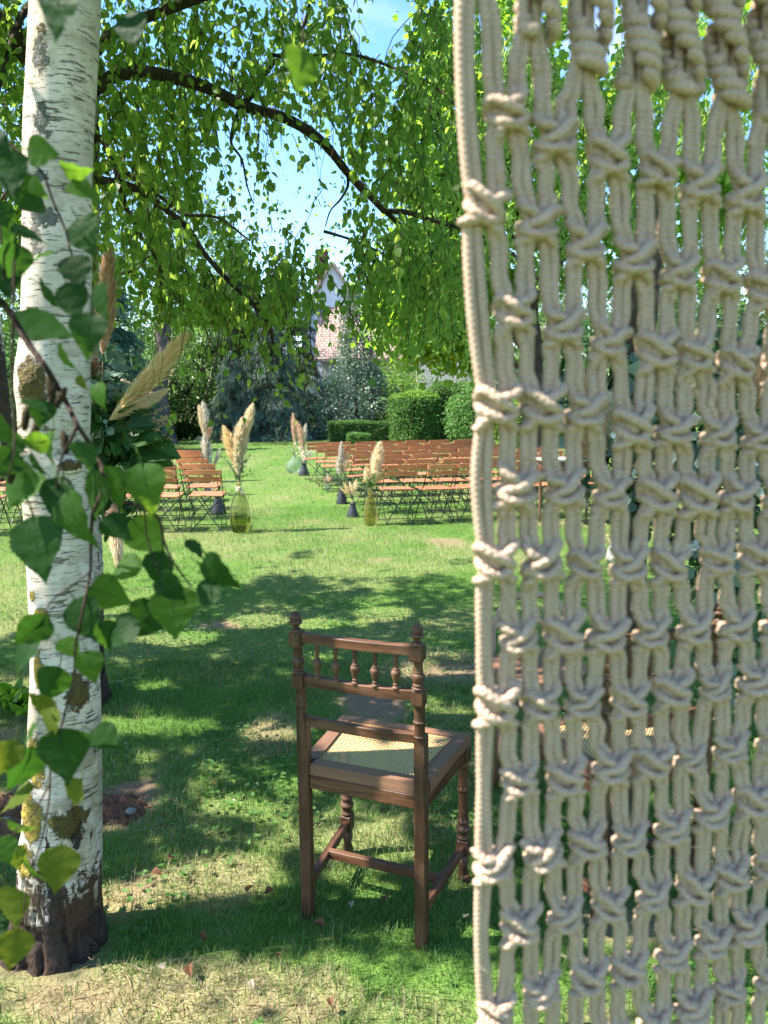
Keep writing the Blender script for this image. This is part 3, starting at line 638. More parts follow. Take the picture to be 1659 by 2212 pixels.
limb2([(165, 330, 3.9), (215, 300, 3.88), (240, 345, 3.85), (258, 400, 3.8), (275, 455, 3.8), (300, 500, 3.8), (345, 575, 3.8), (350, 640, 3.8)], .018, .006)
limb2([(170, 380, 3.9), (215, 387, 3.85), (262, 398, 3.8), (330, 430, 3.8), (402, 490, 3.85), (440, 545, 3.9), (500, 612, 3.95), (545, 655, 4.0), (575, 700, 4.0), (592, 745, 4.05)], .021, .006)
limb2([(258, 365, 3.8), (300, 392, 3.7), (345, 425, 3.65), (400, 462, 3.6), (470, 470, 3.6), (540, 520, 3.6)], .012, .004)
limb2([(330, 430, 3.8), (345, 480, 3.9), (375, 545, 4.0), (420, 600, 4.1)], .008, .003)
limb2([(520, 224, 4.1), (545, 205, 4.1), (585, 145, 4.1), (625, 100, 4.15), (655, 55, 4.2), (672, -10, 4.2)], .014, .006)
limb2([(520, 224, 4.1), (512, 245, 4.1), (503, 275, 4.1), (500, 310, 4.12), (522, 345, 4.15), (533, 395, 4.2), (548, 440, 4.2)], .011, .003)
limb2([(752, 370, 4.45), (752, 400, 4.45), (735, 430, 4.45), (712, 455, 4.5), (703, 490, 4.5)], .009, .003)
limb2([(545, 655, 4.0), (590, 658, 4.0), (630, 650, 4.0), (650, 640, 4.0)], .008, .003)
limb2([(700, 500, 4.6), (770, 520, 4.6), (850, 560, 4.7), (930, 600, 4.8), (1000, 590, 4.9)], .008, .004)
limb2([(240, 592, 3.6), (275, 590, 3.6), (300, 575, 3.6), (322, 550, 3.6)], .008, .004)
limb2([(345, 555, 3.8), (385, 553, 3.75)], .006, .005)
limb2([(580, 120, 4.0), (680, 120, 3.9), (770, 122, 3.8), (850, 145, 3.7), (930, 180, 3.6), (1010, 250, 3.5)], .009, .004)
limb2([(170, 150, 3.9), (260, 60, 3.7), (400, 10, 3.5), (600, -60, 3.4), (800, -100, 3.4)], .026, .012)
limb2([(140, 60, 3.9), (60, 20, 3.6), (20, 110, 3.4), (-20, 260, 3.3)], .02, .006)
limb2([(60, 20, 3.6), (95, -40, 3.5)], .02, .016)
limb2([(140, 380, 3.9), (60, 370, 3.7), (10, 420, 3.6), (-40, 520, 3.5)], .012, .004)
# the crown continues above the frame
for (a, b, c, r0) in [((-.9, 2.1, 2.9), (-1.8, 1.6, 3.8), (-3.0, 1.2, 4.1), .05), ((-.9, 2.15, 3.3), (-.2, 2.2, 4.2), (.7, 2.5, 4.6), .05), ((-.88, 2.15, 3.8), (-1.4, 3.2, 4.8), (-2.2, 4.2, 5.2), .04), ((-.86, 2.2, 4.2), (-.9, 1.2, 5.2), (-1.2, .4, 5.6), .04)]:
    o = limb('limb', [np.array(a), np.array(b), np.array(c)], r0, .008, M['bark'], birch, wob=.08); o.matrix_parent_inverse = INV1
for (a, b, c, r0) in [((-1.6, 3.9, 3.2), (-2.8, 3.8, 4.2), (-4.2, 3.6, 4.5), .06), ((-1.6, 3.95, 3.6), (-2.2, 5.0, 4.8), (-3.0, 6.2, 5.2), .05), ((-1.6, 3.95, 4.0), (-.6, 4.2, 5.0), (.4, 4.6, 5.4), .05)]:
    o = limb('limb', [np.array(a), np.array(b), np.array(c)], r0, .008, M['bark'], birch2, wob=.08); o.matrix_parent_inverse = INV2

# ------------------------------------------------------------------ birch crown leaves
def poly_in(px, py, poly):
    poly = np.asarray(poly, float); inside = np.zeros(px.shape, bool); j = len(poly) - 1
    for i in range(len(poly)):
        xi, yi = poly[i]; xj, yj = poly[j]
        c = ((yi > py) != (yj > py)) & (px < (xj - xi) * (py - yi) / (yj - yi + 1e-12) + xi); inside ^= c; j = i
    return inside
HOLES = [([(468, 262), (520, 232), (575, 262), (600, 300), (570, 345), (520, 385), (480, 400), (455, 330)], .62), ([(560, 290), (640, 275), (705, 330), (760, 400), (740, 470), (690, 490), (640, 478), (600, 430), (575, 360)], .76),
         ([(755, -30), (880, -30), (905, 40), (860, 110), (790, 118), (752, 60)], .82), ([(470, 70), (520, 60), (540, 110), (500, 170), (455, 160)], .55), ([(690, 545), (770, 520), (800, 600), (760, 665), (700, 655)], .30), ([(100, 560), (960, 760), (960, 2300), (100, 2300)], 0)]
LIT = []     # places the sun reaches (point, radius): no leaf may stand on the line from them to the sun
def lit_g(px, py, r, z=0.0): LIT.append((G(px, py, z), r))
for (px, py, r) in [(240, 1568, .12), (340, 1565, .12), (430, 1570, .10), (510, 1740, .11), (545, 1745, .1), (400, 1900, .12), (480, 1885, .13), (540, 1890, .12), (590, 1575, .12), (620, 1590, .08), (910, 1450, .13), (985, 1465, .13), (1030, 1460, .1), (240, 1945, .10), (300, 1945, .10), (690, 1345, .15), (560, 1340, .2), (830, 1325, .2), (400, 1380, .2),
                    (30, 1490, .16), (330, 1640, .06), (640, 1700, .08), (880, 2000, .06), (480, 1660, .05), (590, 1830, .07), (730, 1820, .1), (820, 1800, .1), (860, 1840, .08), (760, 1890, .08), (1010, 1780, .06), (340, 1480, .08), (260, 1350, .18), (700, 1420, .08)]: lit_g(px, py, r)
for y in range(0, 2000, 70): LIT.append((P(78, y, TD - .04), .07))
for y in range(20, 2240, 90): LIT.append((P(1040, y, .5), .025))
for (x, y) in [(1100, 250), (1190, 700), (1240, 890), (1300, 1210), (1400, 1060), (1290, 1680), (1150, 1870), (1320, 1830), (1290, 2000), (1380, 1960), (1420, 2110), (1560, 600), (1590, 1000), (1600, 1050), (1420, 1510), (1440, 1640), (1330, 2120), (1580, 1730), (1250, 1640), (1230, 150)]: LIT.append((P(x, y, .53), .014))
for (x, y) in [(90, 328), (178, 415), (160, 370), (316, 1040), (161, 1130), (130, 1090), (196, 1434), (92, 1520), (163, 1712), (126, 1875), (26, 1952), (30, 2048), (18, 1634), (650, 145), (373, 1330), (111, 1560), (41, 1720), (20, 200), (205, 690)]: LIT.append((P(x, y, .65), .03))
for (x, y, z) in [(720, 1600, .5), (790, 1610, .5), (860, 1620, .5), (760, 1580, .5), (940, 1585, .5), (690, 1690, .48), (720, 1570, .5), (800, 1580, .5), (740, 1620, .5), (830, 1640, .5), (900, 1610, .5), (900, 1640, .5), (860, 1690, .5), (790, 1700, .5), (950, 1650, .5), (905, 1650, .45), (660, 1600, .6), (850, 1395, .93), (740, 1480, .78), (850, 1500, .78), (720, 1560, .66), (690, 1700, .3), (900, 1800, .3), (760, 1860, .12), (700, 1900, .1), (960, 1930, .1), (770, 1390, .92), (820, 1400, .92), (700, 1380, .92), (800, 1490, .78), (760, 1570, .66), (880, 1500, .8), (1200, 1575, .5), (1300, 1580, .5), (1400, 1575, .5), (1400, 1360, .92)]: LIT.append((G(x, y, z), .06))
for (x, y, Y) in [(225, 650, 3.7), (300, 850, 3.6), (370, 760, 3.6), (330, 800, 3.6)]: LIT.append((P(x, y, Y), .08))
LC = np.array([c for c, r in LIT]); LR = np.array([r for c, r in LIT])
def shade_prob(x, y):
    """wanted shade at ground point (x, y): chance that a crown leaf is put in to cast it"""
    px, py, dep = proj(np.stack([x, y, np.zeros_like(x)], -1)); p = np.stack([x, y], -1); n = fbm(p, 2.4, 77, 4) - .5; n2 = fbm(p, 6.5, 71, 3) - .5
    s_ = np.full(x.shape, .96)
    far = np.clip((1262 - py + n * 190 + n2 * 60 - np.clip(560 - px, 0, 600) * .12 * -1) / 30, 0, 1)
    s_ = s_ * (1 - far)
    near = np.clip((py - 2048 - n * 90) / 30, 0, 1) * (dep > 0); s_ = s_ * (1 - near * .95)
    n3 = fbm(p, 15, 73, 2) - .5; s_ = np.where((n * .9 + n2 * .8 + n3 * .75) > .20, s_ * .10, s_)
    s_ = np.where(y < .9, .45, s_); s_ = np.where(x < -1.5, s_ * np.where(py < 1330, .05, .8), s_)
    return s_
def crown_shade(n):  # crown leaves added up the sun line so their shadows fall where wanted
    x = rng.uniform(-2.6, 3.4, n); y = rng.uniform(.2, 8.5, n)
    k = rng.random(n) < shade_prob(x, y); x, y = x[k], y[k]; n = len(x)
    h = rng.uniform(2.5, 5.4, n) ; X = np.stack([x, y, np.zeros(n)], -1) + TOSUN * (h / TOSUN[2])[:, None]
    return X
def clear_of_sun(X):
    ok = np.ones(len(X), bool)
    for c, r in zip(LC, LR):
        v = X - c; t = v @ TOSUN; d2 = (v * v).sum(1) - t * t
        ok &= ~((d2 < r * r) & (t > 0))
    return ok
def clear_of_holes(X):
    px, py, dep = proj(X); ok = np.ones(len(X), bool)
    for poly, pr in HOLES:
        if pr > 0: ok &= ~(poly_in(px, py, poly) & (dep > 0) & (rng.random(len(X)) < pr))
    return ok, px, py, dep
# hanging twigs that the photograph shows: (polygon, number, depth range, lowest y)
TW = [([(215, -40), (480, -40), (500, 200), (440, 300), (430, 420), (300, 560), (215, 560)], 215, (3.0, 5.4)), ([(480, -40), (760, -40), (760, 150), (600, 200), (480, 190)], 85, (3.0, 4.8)),
      ([(690, 110), (1010, 60), (1010, 420), (860, 430), (700, 300)], 115, (3.2, 5.4)), ([(480, 460), (700, 520), (720, 620), (560, 680), (430, 620), (430, 480)], 80, (3.2, 5.2)), ([(840, 430), (1010, 480), (1010, 640), (880, 620)], 80, (3.6, 5.4)),
      ([(-30, -40), (75, -40), (60, 560), (-30, 560)], 130, (3.2, 6.0)), ([(760, 480), (860, 500), (860, 640), (760, 600)], 45, (3.6, 5.2)), ([(330, 520), (600, 600), (600, 680), (330, 640)], 70, (3.2, 4.6)), ([(1010, 0), (1650, 0), (1650, 400), (1010, 500)], 160, (3.4, 6.0)), ([(880, -40), (1010, -40), (1010, 60), (900, 60)], 26, (3.2, 4.8)), ([(500, 215), (740, 350), (720, 420), (500, 330)], 10, (4.0, 4.4))]
Lp, Lt, Lu, Ls, Lr = [], [], [], [], []
tw_mb = MB(); ck_mb = MB()
for poly, cnt, (d0, d1) in TW:
    poly = np.array(poly, float); lo, hi = poly.min(0), poly.max(0); got = 0
    while got < cnt:
        q = lo + rng.random(2) * (hi - lo)
        if not poly_in(np.array([q[0]]), np.array([q[1]]), poly)[0]: continue
        got += 1
        D = rng.uniform(d0, d1); A = P(q[0], q[1], D); L = rng.uniform(.22, .62); az = rng.random() * 6.283
        side = np.array([math.cos(az), math.sin(az), 0]); m = max(5, int(L / .028)); t = np.linspace(0, 1, m)
        pts = A + side * (L * .35 * np.sin(t * 1.3))[:, None] - np.array([0, 0, 1.0]) * (L * (t ** 1.35))[:, None] + np.array([0, 0, .05 * L])
        pts = pts + (np.stack([vnoise(pts, 14, 5), vnoise(pts, 14, 6), vnoise(pts, 14, 7)], -1) - .5) * .05
        okx = clear_of_holes(pts[len(pts) // 2:len(pts) // 2 + 1])[0][0]
        if not okx: continue
        tw_mb.tube(pts[::2] if m > 6 else pts, np.linspace(.0021, .0010, len(pts[::2] if m > 6 else pts)), 4, cap=False)
        bright = rng.random() * .55
        for k in range(1, m):
            for _ in range(2 if rng.random() < .5 else 1):
                dv = runit(1)[0]; out = np.array([dv[0], dv[1], -.15 - .5 * rng.random()])
                Lp.append(pts[k] + dv * .010); Lt.append(np.array([dv[0] * .75, dv[1] * .75, -.55 - .75 * rng.random()])); Lu.append(runit(1)[0]); Ls.append(rng.choice([.030, .038, .044, .050]) * rng.uniform(.85, 1.15)); Lr.append(np.clip(bright + .45 * rng.random(), 0, 1))
        if rng.random() < .55:
            for _ in range(rng.integers(1, 4)):
                k = rng.integers(1, m); b = pts[k]; s_ = rng.normal(size=3) * .012; s_[2] = 0; lc = rng.uniform(.022, .036)
                ck_mb.tube(np.array([b, b + s_ * .5 - [0, 0, .008], b + s_ - [0, 0, .008 + lc * .5], b + s_ * 1.1 - [0, 0, .008 + lc]]), [.0006, .0028, .0034, .0014], 5, cap=False)
Lp, Lt, Lu, Ls, Lr = np.array(Lp), np.array(Lt), np.array(Lu), np.array(Ls), np.array(Lr)
ok, px, py, dep = clear_of_holes(Lp); ok &= clear_of_sun(Lp) | (rng.random(len(Lp)) < .15)
ok &= ~((py > 700 + 110 * (px > 820)) & (rng.random(len(px)) < .8))
LIMB_PX = catmull([(205, 190, 0), (260, 160, 0), (330, 157, 0), (420, 178, 0), (520, 224, 0), (580, 243, 0), (640, 268, 0), (690, 300, 0), (730, 345, 0), (780, 402, 0), (832, 457, 0), (880, 458, 0), (1005, 497, 0)], 8)
LIMB2_PX = catmull([(215, 387, 0), (262, 398, 0), (330, 430, 0), (402, 490, 0), (440, 545, 0), (500, 612, 0), (545, 655, 0), (592, 745, 0)], 8)
for LP, wd_, pr_ in ((LIMB_PX, 17, .82), (LIMB2_PX, 13, .7)):
    dmin = np.min(np.hypot(px[:, None] - LP[None, :, 0], py[:, None] + 10 - LP[None, :, 1]), 1); ok &= ~((dmin < wd_) & (rng.random(len(px)) < pr_))
Lp, Lt, Lu, Ls, Lr = Lp[ok], Lt[ok], Lu[ok], Ls[ok], Lr[ok]; px, py, dep = px[ok], py[ok], dep[ok]
size_px = Ls * FPX / dep
vis = (px > 225) & (px < 990) & (py > 5) & (py < 860)
order = np.argsort(-np.where(vis, size_px, 0))[:270]
rest = np.ones(len(Lp), bool); rest[order] = False
fm = MB(); leaf_mesh(fm, Lp[rest], Ls[rest], Lt[rest], Lu[rest], 'birch', Lr[rest])
XS = crown_shade(210000); ok, px, py, dep = clear_of_holes(XS); inframe = (dep > .3) & (px > -40) & (px < 1700) & (py > -40) & (py < 2250)
ok &= clear_of_sun(XS) & ~(inframe & (py > 640)) & ~(dep < .9); ok &= ~(inframe & (rng.random(len(XS)) < .8)); XS = XS[ok]; n = len(XS); ff = inframe[ok]
leaf_mesh(fm, XS, np.where(ff, rng.uniform(.028, .044, n), rng.uniform(.045, .075, n)), runit(n) * np.array([1, 1, .6]) + np.array([0, 0, -.6]), runit(n) + np.array([0, 0, .8]), 'birch', np.clip(.15 + rng.random(n) * .6, 0, 1))
print('crown leaves', len(Lp), n)
fo = fm.build('foliage', M['birch_leaf'], birch2, smooth=False); fo.matrix_parent_inverse = INV2; tag(fo, kind='stuff')  # hanging leaves plus the ones added for ground shade
o = tw_mb.build('hanging_twigs', M['twig'], birch2); o.matrix_parent_inverse = INV2; tag(o, kind='stuff')
o = ck_mb.build('catkins', M['catkin'], birch2); o.matrix_parent_inverse = INV2; tag(o, kind='stuff')
lv = {}
for b in range(4):
    mb = MB(); S = SH['birch'][0].copy(); S[:, 2] *= (.4 + .6 * b); S[3, 2] -= .08 * b
    mb.add(S, [np.array([[0, 1, 2, 3], [0, 3, 4, 5]])], rnd=.1 + .25 * b); lv[b] = mb.mesh('leaf', False); lv[b].materials.append(M['birch_leaf'])
for k in order:
    y = nrm(Lt[k]); x = nrm(np.cross(y, Lu[k])); z = np.cross(x, y); s_ = Ls[k]
    o = bpy.data.objects.new('leaf', lv[int(rng.integers(0, 4))]); COL.objects.link(o); o.parent = birch2; o.matrix_parent_inverse = INV2
    o.matrix_basis = Matrix(((x[0] * s_, y[0] * s_, z[0] * s_, Lp[k][0]), (x[1] * s_, y[1] * s_, z[1] * s_, Lp[k][1]), (x[2] * s_, y[2] * s_, z[2] * s_, Lp[k][2]), (0, 0, 0, 1)))

b3 = thing('birch_tree', 'dark barked birch at the far left edge, standing well behind the mossy white trunk', 'tree', G(12, 1052))
p0 = G(12, 1052); o = link('trunk', trunk_mesh([p0 + [0, 0, -.05], p0 + [.01, 0, .6], p0 + [.02, 0, 1.6], p0 + [0, 0, 3.2], p0 + [-.1, 0, 6]], [.24, .19, .175, .16, .12], 40, 110, .06, 33, (.3, .2), [(p0 + [.15, -.1, 1.5], (.12, .3, 1.5), 'dark', 1.2)], (1.0, .5)), M['birch_bark'], b3); o.matrix_parent_inverse = Matrix.Translation(-Vector(p0))

# ================================================================== FAR BUILDINGS
def child(o, par, loc):
    o.parent = par; o.matrix_parent_inverse = Matrix.Translation(-Vector(loc)); return o
def bpart(mb, name, mat, th, smooth=False):
    return child(mb.build(name, mat, None, smooth), th, th.location)
D = 42.0
apex = P(718, 572, D); gl = P(640, 700, D); gr_ = P(790, 690, D); zb = 0.0
h1 = thing('house', 'tall white gabled house with brick chimney, farthest behind the trees', 'house', (apex[0], D, 0))
hw = gr_[0] - apex[0]; ze = gr_[2]
def prism(mb, x0, x1, xr, y0, y1, ze, zr, zb=0):
    V = [[x0, y0, zb], [x1, y0, zb], [x1, y0, ze], [xr, y0, zr], [x0, y0, ze], [x0, y1, zb], [x1, y1, zb], [x1, y1, ze], [xr, y1, zr], [x0, y1, ze]]
    mb.add(V, [np.array([[0, 1, 2, 3, 4], [9, 8, 7, 6, 5]]), np.array([[1, 6, 7, 2], [2, 7, 8, 3], [3, 8, 9, 4], [4, 9, 5, 0], [0, 5, 6, 1]])]); return mb
bpart(prism(MB(), apex[0] - hw, apex[0] + hw, apex[0], D, D + 9, ze, apex[2]), 'wall', M['render'], h1)
def roof_slab(x0, z0, x1, z1, y0, y1, th_, name, mat, thg):
    d = nrm(np.array([x1 - x0, 0, z1 - z0])); n_ = np.array([-d[2], 0, d[0]]) * th_ * np.sign(-d[2] * 0 + (d[0] if d[0] != 0 else 1))
    a, b = np.array([x0, 0, z0]), np.array([x1, 0, z1]); V = []
    for y in (y0, y1):
        for q in (a, b, b + n_, a + n_): V.append(q + [0, y, 0])
    bpart(MB().add(V, [np.array([[0, 3, 2, 1], [4, 5, 6, 7], [0, 1, 5, 4], [1, 2, 6, 5], [2, 3, 7, 6], [3, 0, 4, 7]])]), name, mat, thg)
sl_ = (apex[2] - ze) / hw
roof_slab(apex[0], apex[2] + .03, apex[0] + hw + .35, ze - sl_ * .35 + .03, D - .25, D + 9.2, .14, 'roof', M['roof_tile'], h1)
roof_slab(apex[0] - hw - .35, ze - sl_ * .35 + .03, apex[0], apex[2] + .03, D - .25, D + 9.2, .14, 'roof', M['roof_tile'], h1)
c0 = P(692, 600, D - .0); c1 = P(692, 545, D)
mb = MB(); mb.box((c0[0], D + 1.6, (c0[2] + c1[2]) / 2), (.62, .62, c1[2] - c0[2] + .8)); mb.box((c0[0], D + 1.6, c1[2] + .02), (.78, .78, .12)); bpart(mb, 'chimney', M['brickwall'], h1)
bpart(MB().box((c0[0], D + 1.6, c1[2] + .22), (.3, .3, .3)), 'chimney_pot', M['brickc'], h1)
# low long building with a clay tiled roof
D = 37.0; a = P(700, 668, D); b = P(940, 690, D); e0 = P(668, 775, D - 2.2)
h2 = thing('house', 'long low house with pinkish clay tile roof behind the silvery holly', 'house', (a[0], D, 0))
bpart(MB().box(((a[0] + b[0]) / 2, D + .4, e0[2] / 2), (b[0] - a[0], 5.0, e0[2])), 'wall', M['stone_w'], h2)
def pitched(x0, x1, y0, y1, ze, zr, th, mat):
    ym = (y0 + y1) / 2
    for (ya, yb) in ((y0 - .3, ym), (y1 + .3, ym)):
        za = ze - .15; n_ = .14
        V = [[x0, ya, za], [x1, ya, za], [x1, yb, zr], [x0, yb, zr], [x0, ya, za + n_], [x1, ya, za + n_], [x1, yb, zr + n_], [x0, yb, zr + n_]]
        o = bpart(MB().add(np.array(V), [np.array([[0, 3, 2, 1], [4, 5, 6, 7], [0, 1, 5, 4], [1, 2, 6, 5], [2, 3, 7, 6], [3, 0, 4, 7]])]), 'roof', mat, th)
pitched(a[0] - .3, b[0] + .3, D - 2.1, D + 2.9, e0[2], a[2], h2, M['roof_tile'])
mb = MB(); mb.box((a[0] + 1.2, D - 2.12, 1.5), (.9, .1, 1.2)); bpart(mb, 'window', M['dark_leaf'], h2) if False else None
D = 34.0; a = P(895, 775, D); b = P(1120, 760, D)
h3 = thing('stone_barn', 'pale sunlit rough stone gable end behind the clipped round hedge', 'building', (a[0], D, 0))
bpart(prism(MB(), a[0] + .1, b[0], (a[0] + b[0]) / 2 + .6, D, D + 7, P(900, 800, D)[2], P(1000, 700, D)[2]), 'wall', M['stone_w'], h3)
D = 33.0; a = P(300, 815, D); b = P(350, 815, D); e0 = P(320, 885, D - 1.5)
h4 = thing('house', 'low house with pale tile roof glimpsed to the left of the pine trunk', 'house', (a[0], D, 0))
x0, x1 = P(215, 850, D)[0], P(352, 850, D)[0]
bpart(MB().box(((x0 + x1) / 2, D + .9, e0[2] / 2), (x1 - x0, 4.8, e0[2])), 'wall', M['render'], h4)
pitched(x0 - .3, x1 + .3, D - 1.5, D + 3.3, e0[2], a[2] + .2, h4, M['roof_tile'])

# ================================================================== FAR TREES, SHRUBS, HEDGES
def cloud(n, kind, c, r, clumps, cr, shell=.55, flat=1.0):
    """leaf positions in clumps spread through a crown; returns positions, outward dirs, tone"""
    if kind == 'cone':
        h = rng.random(clumps) ** 1.25; a = rng.random(clumps) * 6.283; rr = (1 - h * .93) * (shell + (1 - shell) * rng.random(clumps))
        K = np.stack([np.cos(a) * rr, np.sin(a) * rr, h * 2 - 1], -1)
    else:
        K = runit(clumps) * ((shell + (1 - shell) * rng.random(clumps)) ** .6)[:, None]
    K = K * (1 + (vnoise(K, 2.2, int(rng.integers(1, 999)))[:, None] - .5) * .55)
    tone = rng.random(clumps)
    i = rng.integers(0, clumps, n); off = rng.normal(size=(n, 3)) * cr * (.6 + .8 * rng.random(clumps))[i][:, None]; off[:, 2] *= flat
    return np.asarray(c) + K[i] * np.asarray(r) + off, nrm(K[i] * np.array([1, 1, .6]) + .3 * off / np.maximum(cr, .01)), tone[i]
def crown(name, mat, c, r, n, size, clumps, cr, shape='quad', kind='ball', droop=.35, shell=.5, parent=None, base=(0, 0, 0), flat=1.0, zmin=.05, tone=.6):
    X, out, t = cloud(n, kind, c, r, clumps, cr, shell, flat); k = X[:, 2] > zmin; X, out, t = X[k], out[k], t[k]; n = len(X)
    tip = out + runit(n) * .8 + np.array([0, 0, -droop]); up = out * .8 + runit(n) * .7 + np.array([0, 0, .5])
    mb = MB(); leaf_mesh(mb, X, size * (.6 + .8 * rng.random(n)), tip, np.cross(np.cross(tip, up), tip) + 1e-6, shape, np.clip(tone * t + (1 - tone) * rng.random(n), 0, 1))
    o = mb.build(name, mat, None, False); child(o, parent, base); tag(o, kind='stuff'); return o
def tree(name, label, base, cz, r, mat, n, size, clumps=60, cr=.35, kind='ball', shape='quad', trunk=None, tr_r=.15, tmat='bark', cat='tree', shell=.5, droop=.35, cx=0, flat=1.0, top=None, tone=.6):
    base = np.array([base[0], base[1], 0.0]); t = thing(name, label, cat, base)
    c = base + np.array([cx, 0, cz]); top = top or cz
    pts = [base + [0, 0, -.1], base + [.04, 0, top * .4], base + [cx * .6 - .05, .02, top * .75], base + [cx, 0, top]]
    child(limb('trunk', pts, tr_r, tr_r * .35, M[tmat], None, 10, 5, .06), t, base)
    for q in range(4):
        a = q * 1.7 + rng.random(); s_ = base + np.array([cx * .5, 0, top * (.45 + .12 * q)])
        child(limb('branch', [s_, s_ + np.array([math.cos(a) * r[0] * .45, math.sin(a) * r[1] * .45, r[2] * .25]), s_ + np.array([math.cos(a) * r[0] * .8, math.sin(a) * r[1] * .8, r[2] * .4])], tr_r * .4, .015, M[tmat], None, 6, 4, .1), t, base)
    crown('foliage', M[mat], c, r, n, size, clumps, cr, shape, kind, droop, shell, t, base, flat, tone=tone)
    return t
def at(px, py, D=None):
    g = G(px, py)[:2] if D is None else P(px, 900, D)[:2]; return g
# weeping blue cedar: tiers of drooping sprays
def weeping(label, base, H, R_, n_br, mat, seed, sag=.75, name='cedar_tree', low=.04):
    base = np.array([base[0], base[1], 0.0]); t = thing(name, label, 'tree', base); r_ = np.random.default_rng(seed)
    child(limb('trunk', [base - [0, 0, .1], base + [.05, 0, H * .5], base + [0, 0, H * .98]], .2, .03, M['bark'], None, 10, 5, .08), t, base)
    pos, tip, tone = [], [], []; br = MB()
    for k in range(n_br):
        h = H * (low + (.97 - low) * r_.random() ** 1.1); a = r_.random() * 6.283; L = R_ * (1 - (h / H) ** 1.1 * .85) * (.6 + .5 * r_.random())
        d = np.array([math.cos(a), math.sin(a), 0]); tt = np.linspace(0, 1, 9)
        line = base + np.array([0, 0, h]) + d * (L * tt)[:, None] + np.array([0, 0, 1.0]) * (L * (.30 * tt - sag * tt ** 2.2))[:, None]; line[:, 2] = np.maximum(line[:, 2], .12)
        br.tube(line, np.linspace(.03, .006, 9), 4, cap=False); bt = r_.random()
        m = int(16 + 26 * L); u = r_.random(m) ** .7; k0 = np.minimum((u * 8).astype(int), 7); f = (u * 8 - k0)[:, None]
        q = line[k0] * (1 - f) + line[k0 + 1] * f; sdir = np.cross(d, [0, 0, 1]); q = q + sdir * (r_.normal(size=(m, 1)) * L * .10) + r_.normal(size=(m, 3)) * .04
        pos.append(q); tip.append(d * .45 + sdir * r_.normal(size=(m, 1)) * .5 + np.array([0, 0, -1.0]) * (.45 + .6 * r_.random((m, 1)))); tone.append(np.clip(bt * .55 + .45 * u, 0, 1))
    pos, tip, tone = np.concatenate(pos), np.concatenate(tip), np.concatenate(tone); n = len(pos)
    mb = MB(); rep = 3; P3 = np.repeat(pos, rep, 0) + rng.normal(size=(n * rep, 3)) * .035; T3 = np.repeat(tip, rep, 0) + rng.normal(size=(n * rep, 3)) * .3
    leaf_mesh(mb, P3, rng.uniform(.10, .24, n * rep), T3, runit(n * rep), 'needle', np.clip(np.repeat(tone, rep) + rng.normal(size=n * rep) * .12, 0, 1))
    child(tag(mb.build('foliage', M[mat], None, False), kind='stuff'), t, base); child(tag(br.build('branches', M['bark'], None), kind='stuff'), t, base); return t
weeping('blue grey weeping cedar with drooping sprays left of the silvery holly', at(585, 950), 5.4, 2.25, 210, 'cedar', 5)
weeping('second blue grey weeping cedar, lower and wider, beside the slender white birch', at(505, 953), 3.6, 1.5, 120, 'cedar', 6)
weeping('dark green cypress standing tall behind the blue cedars', at(628, 940, 37), 8.6, 2.4, 210, 'dark_leaf', 7, .5, 'cypress_tree')
weeping('dark conifer at far left, partly covered by the pampas plume', at(245, 945, 25), 6.5, 2.0, 190, 'teal_leaf', 8, .55, 'conifer_tree')
weeping('tall dark pine crown rising over the slender white birch', at(520, 930, 33), 8.0, 2.4, 200, 'dark_leaf', 9, .4, 'conifer_tree', .35)
# silvery holly
hb = at(770, 950, 32.0); hb3 = np.array([hb[0], hb[1], 0])
t = thing('holly_bush', 'tall silvery glossy holly bush behind the low clipped hedge', 'bush', hb3)
child(limb('trunk', [hb3 - [0, 0, .1], hb3 + [0, 0, 2], hb3 + [.1, 0, 4.8]], .09, .02, M['bark'], None, 8, 4, .05), t, hb3)
crown('foliage', M['holly'], hb3 + [0, 0, 2.55], (1.85, 1.6, 2.9), 15000, .105, 260, .17, 'quad', 'cone', .1, .72, t, hb3, tone=.5)
crown('foliage', M['holly'], hb3 + [0, 0, 1.3], (1.55, 1.4, 1.35), 8000, .105, 150, .17, 'quad', 'ball', .1, .8, t, hb3, tone=.5)
# pine with the thick crooked trunk
pp = [(360, 962), (352, 905), (345, 862), (347, 820), (356, 770), (352, 720), (357, 660), (352, 600), (350, 520)]
gb = G(360, 958); PD = gb[1]; t = thing('pine_tree', 'old pine with thick crooked grey violet trunk left of the aisle', 'tree', gb)
q = [P(x, y, PD) for x, y in pp]; q[0][2] = -.1
rr = np.array([.40, .33, .30, .29, .29, .27, .27, .24, .2]) * 1.0
child(link('trunk', trunk_mesh(q, rr, 40, 120, .10, 51, (.3, .25), (), (0, 0), [(q[2] + [-.2, 0, 0], (.3, .4, .2), .07), (q[6] + [-.2, 0, 0], (.25, .4, .2), .08)]), M['pine_bark']), t, gb)
for (x, y, x2, y2) in [(352, 640, 250, 600), (355, 620, 450, 590), (352, 560, 260, 500)]:
    child(limb('branch', [P(x, y, PD), P((x + x2) / 2, (y + y2) / 2 - 15, PD - .4), P(x2, y2, PD - .8)], .09, .02, M['pine_bark'], None, 8, 5, .1), t, gb)
crown('foliage', M['dark_leaf'], P(350, 520, PD), (3.0, 2.6, 1.9), 7000, .22, 70, .4, 'needle', 'ball', .2, .5, t, gb)
